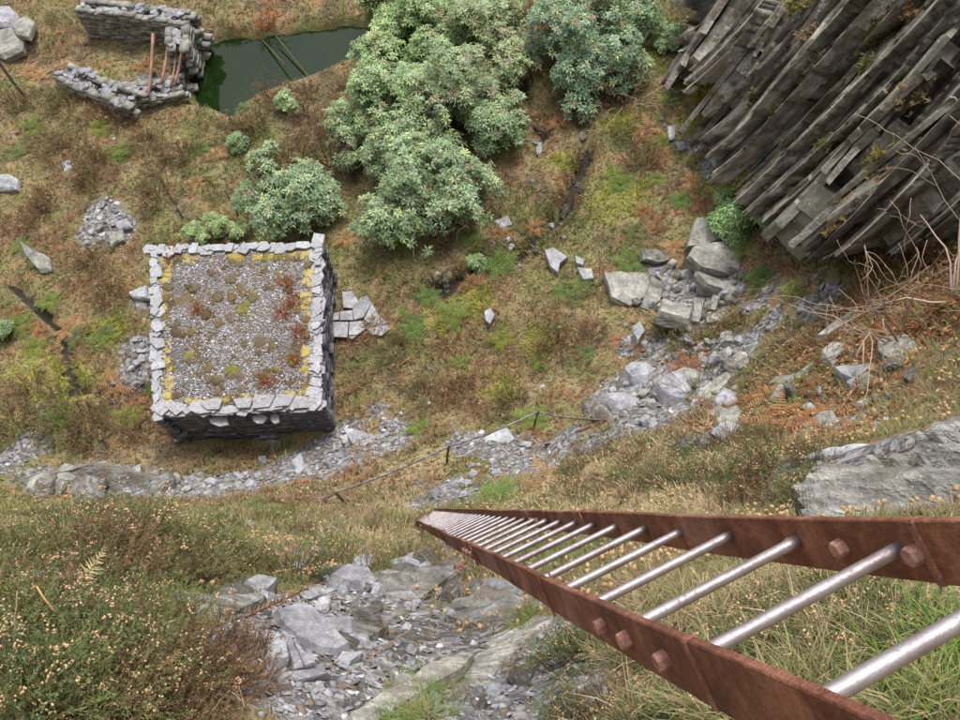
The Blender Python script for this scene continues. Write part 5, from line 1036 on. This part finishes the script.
for i in range(52):
    px, py = R.uniform(640, 990), R.uniform(565, 745); tuss_at(px, py, R.uniform(.55, 1.), R.choice((1, 1, 1, 0) if px < 860 else (0, 0, 1, 2)), 'green and straw grass tussock under the ladder rungs', 'grass tussocks under the ladder')
for i in range(26):
    px, py = R.choice(((R.uniform(540, 660), R.uniform(640, 730)), (R.uniform(380, 470), R.uniform(680, 730)), (R.uniform(470, 560), R.uniform(610, 660)))); tuss_at(px, py, R.uniform(.3, .6), R.choice((0, 2, 2, 1)), 'low grass tuft sprouting from slate chips beside the ladder', 'grass tufts in the slate chips')
for i in range(26):
    px, py = R.uniform(370, 560), R.uniform(480, 575); tuss_at(px, py, R.uniform(.7, 1.3), R.choice((1, 1, 0)), 'straw coloured grass tussock on the slope near the ladder foot', 'straw tussocks near the ladder foot')
# dead bracken fronds and stalks lying in the near heath
def stalk(pix, lift, r, col, label, name='dead_stalk', cat='stalk'):
    d0 = float(((g1(*pix[0])-CAM)@A2W)[2]); P = np.array([g1(*q) if i == 0 else PD(*q, min(d0*1.12, float(((g1(*q)-CAM)@A2W)[2])*.97)) for i, q in enumerate(pix)]); k = np.linspace(0, len(P)-1, 14); Q = np.stack([np.interp(k, np.arange(len(P)), P[:, c]) for c in range(3)], 1)+RNG.normal(size=(14, 3))*.003
    V, T = tube(Q-P[0], np.linspace(r, r*.6, 14), 5); o = obj(name, mk_mesh(name, V, T, np.tile(S(*col), (len(V), 1))), M_TWIG); o.location = P[0].tolist(); tag(o, label, cat)
stalk([(84,722),(87,665),(72,630),(34,588)], [.05,.13,.15,.2], .005, (190,146,104), 'long tan dead stalk bent over the green heath')
stalk([(105,652),(140,632),(176,620)], [.08,.14,.14], .0045, (186,160,140), 'pale dead twig lying across the heath flowers')
stalk([(12,720),(13,650),(18,590)], [.05,.12,.2], .003, (150,128,104), 'thin grey dead stem upright in the heath')
stalk([(196,735),(228,690),(243,700)], [.04,.06,.04], .004, (178,150,118), 'broken straw stem in the dead heath')
stalk([(222,620),(236,665),(244,708)], [.08,.1,.05], .0035, (170,132,104), 'thin tan stem crossing the dead heath beside the chips')
stalk([(368,660),(395,640),(412,628)], [.03,.05,.05], .004, (150,122,98), 'thin twig lying on the slate chips')
stalk([(585,525-38),(592,470),(598,455)], [.05,.3,.45], .006, (178,140,116), 'upright dead stem beyond the far rail')
def frond(p0, p1, col, label, wd, lift=.15):
    A = g1(*p0); dA = float(((A-CAM)@A2W)[2]); A = PD(*p0, dA-.06); B = PD(*p1, dA+.02); d = B-A; l = np.linalg.norm(d); d = d/l; v = nrm(CAM-A); s = nrm(np.cross(d, v)); n_ = np.cross(s, d); ac = Acc(); c = np.array(S(*col)); R_ = np.random.default_rng(int(p0[0])); k = 20
    for i in range(k):
        t = (i+.6)/k; p = A+d*l*t+n_*l*.16*math.sin(t*3); w_ = wd*l*math.sin(math.pi*(t*.8+.2))
        for sg in (-1, 1):
            q = p+s*sg*w_*R_.uniform(.7, 1.1)+d*l*R_.uniform(.02, .1)-n_*R_.uniform(-.02, .03); h = l/k*.45; V = np.array([p-d*h, p+d*h, q+d*h*.15, q-d*h*.15]); ac.add(V, np.array([(0, 1, 2), (0, 2, 3)]), c*R_.uniform(.7, 1.2))
    tt = np.linspace(0, 1, 8); V, T = tube(A+np.outer(tt*l, d)+np.outer(l*.16*np.sin(tt*3), n_), .003, 4); ac.add(V, T, c*.6); M_ = ac.mesh('bracken_frond'); M_.transform(Matrix.Translation(-Vector(A.tolist()))); o = obj('bracken_frond', M_, M_VEG); o.location = A.tolist(); tag(o, label, 'fern')
frond((70,598),(106,548), (190,174,130), 'withered pale bracken frond curling up from the heath', .2)
frond((244,618),(308,588), (136,104,76), 'brown rolled bracken frond lying above the large slate block', .1, .08)
frond((150,680),(185,646), (162,124,86), 'curled tan bracken frond in dead heath stems', .16, .1)
frond((430,585),(470,560), (150,100,74), 'small reddish bracken frond beside the ladder rail', .2, .06)

# low heath clumps dotted over the pit floor
R = random.Random(123)
for px, py in ((100,268),(85,180),(60,395),(30,385),(300,112),(120,120),(90,170),(40,200),(150,200),(50,150),(170,165),(330,120),(345,95),(20,420),(110,300),(80,420),(190,160),(140,140),(250,120),(220,128),(30,220),(130,440),(100,435),(60,440),(20,110),(60,110),(310,90),(620,100),(640,160),(600,330),(560,350),(420,400),(460,400),(520,400),(400,350),(560,90),(560,30),(540,10),(660,330),(700,345),(740,330)):
    heath_at(px+R.uniform(-8, 8), py+R.uniform(-6, 6), R.uniform(2., 3.4), R.choice((HB[0], HB[1], HM[3])), 'low brown heath clump growing in the moss of the pit floor', 'heath clumps on the pit floor')
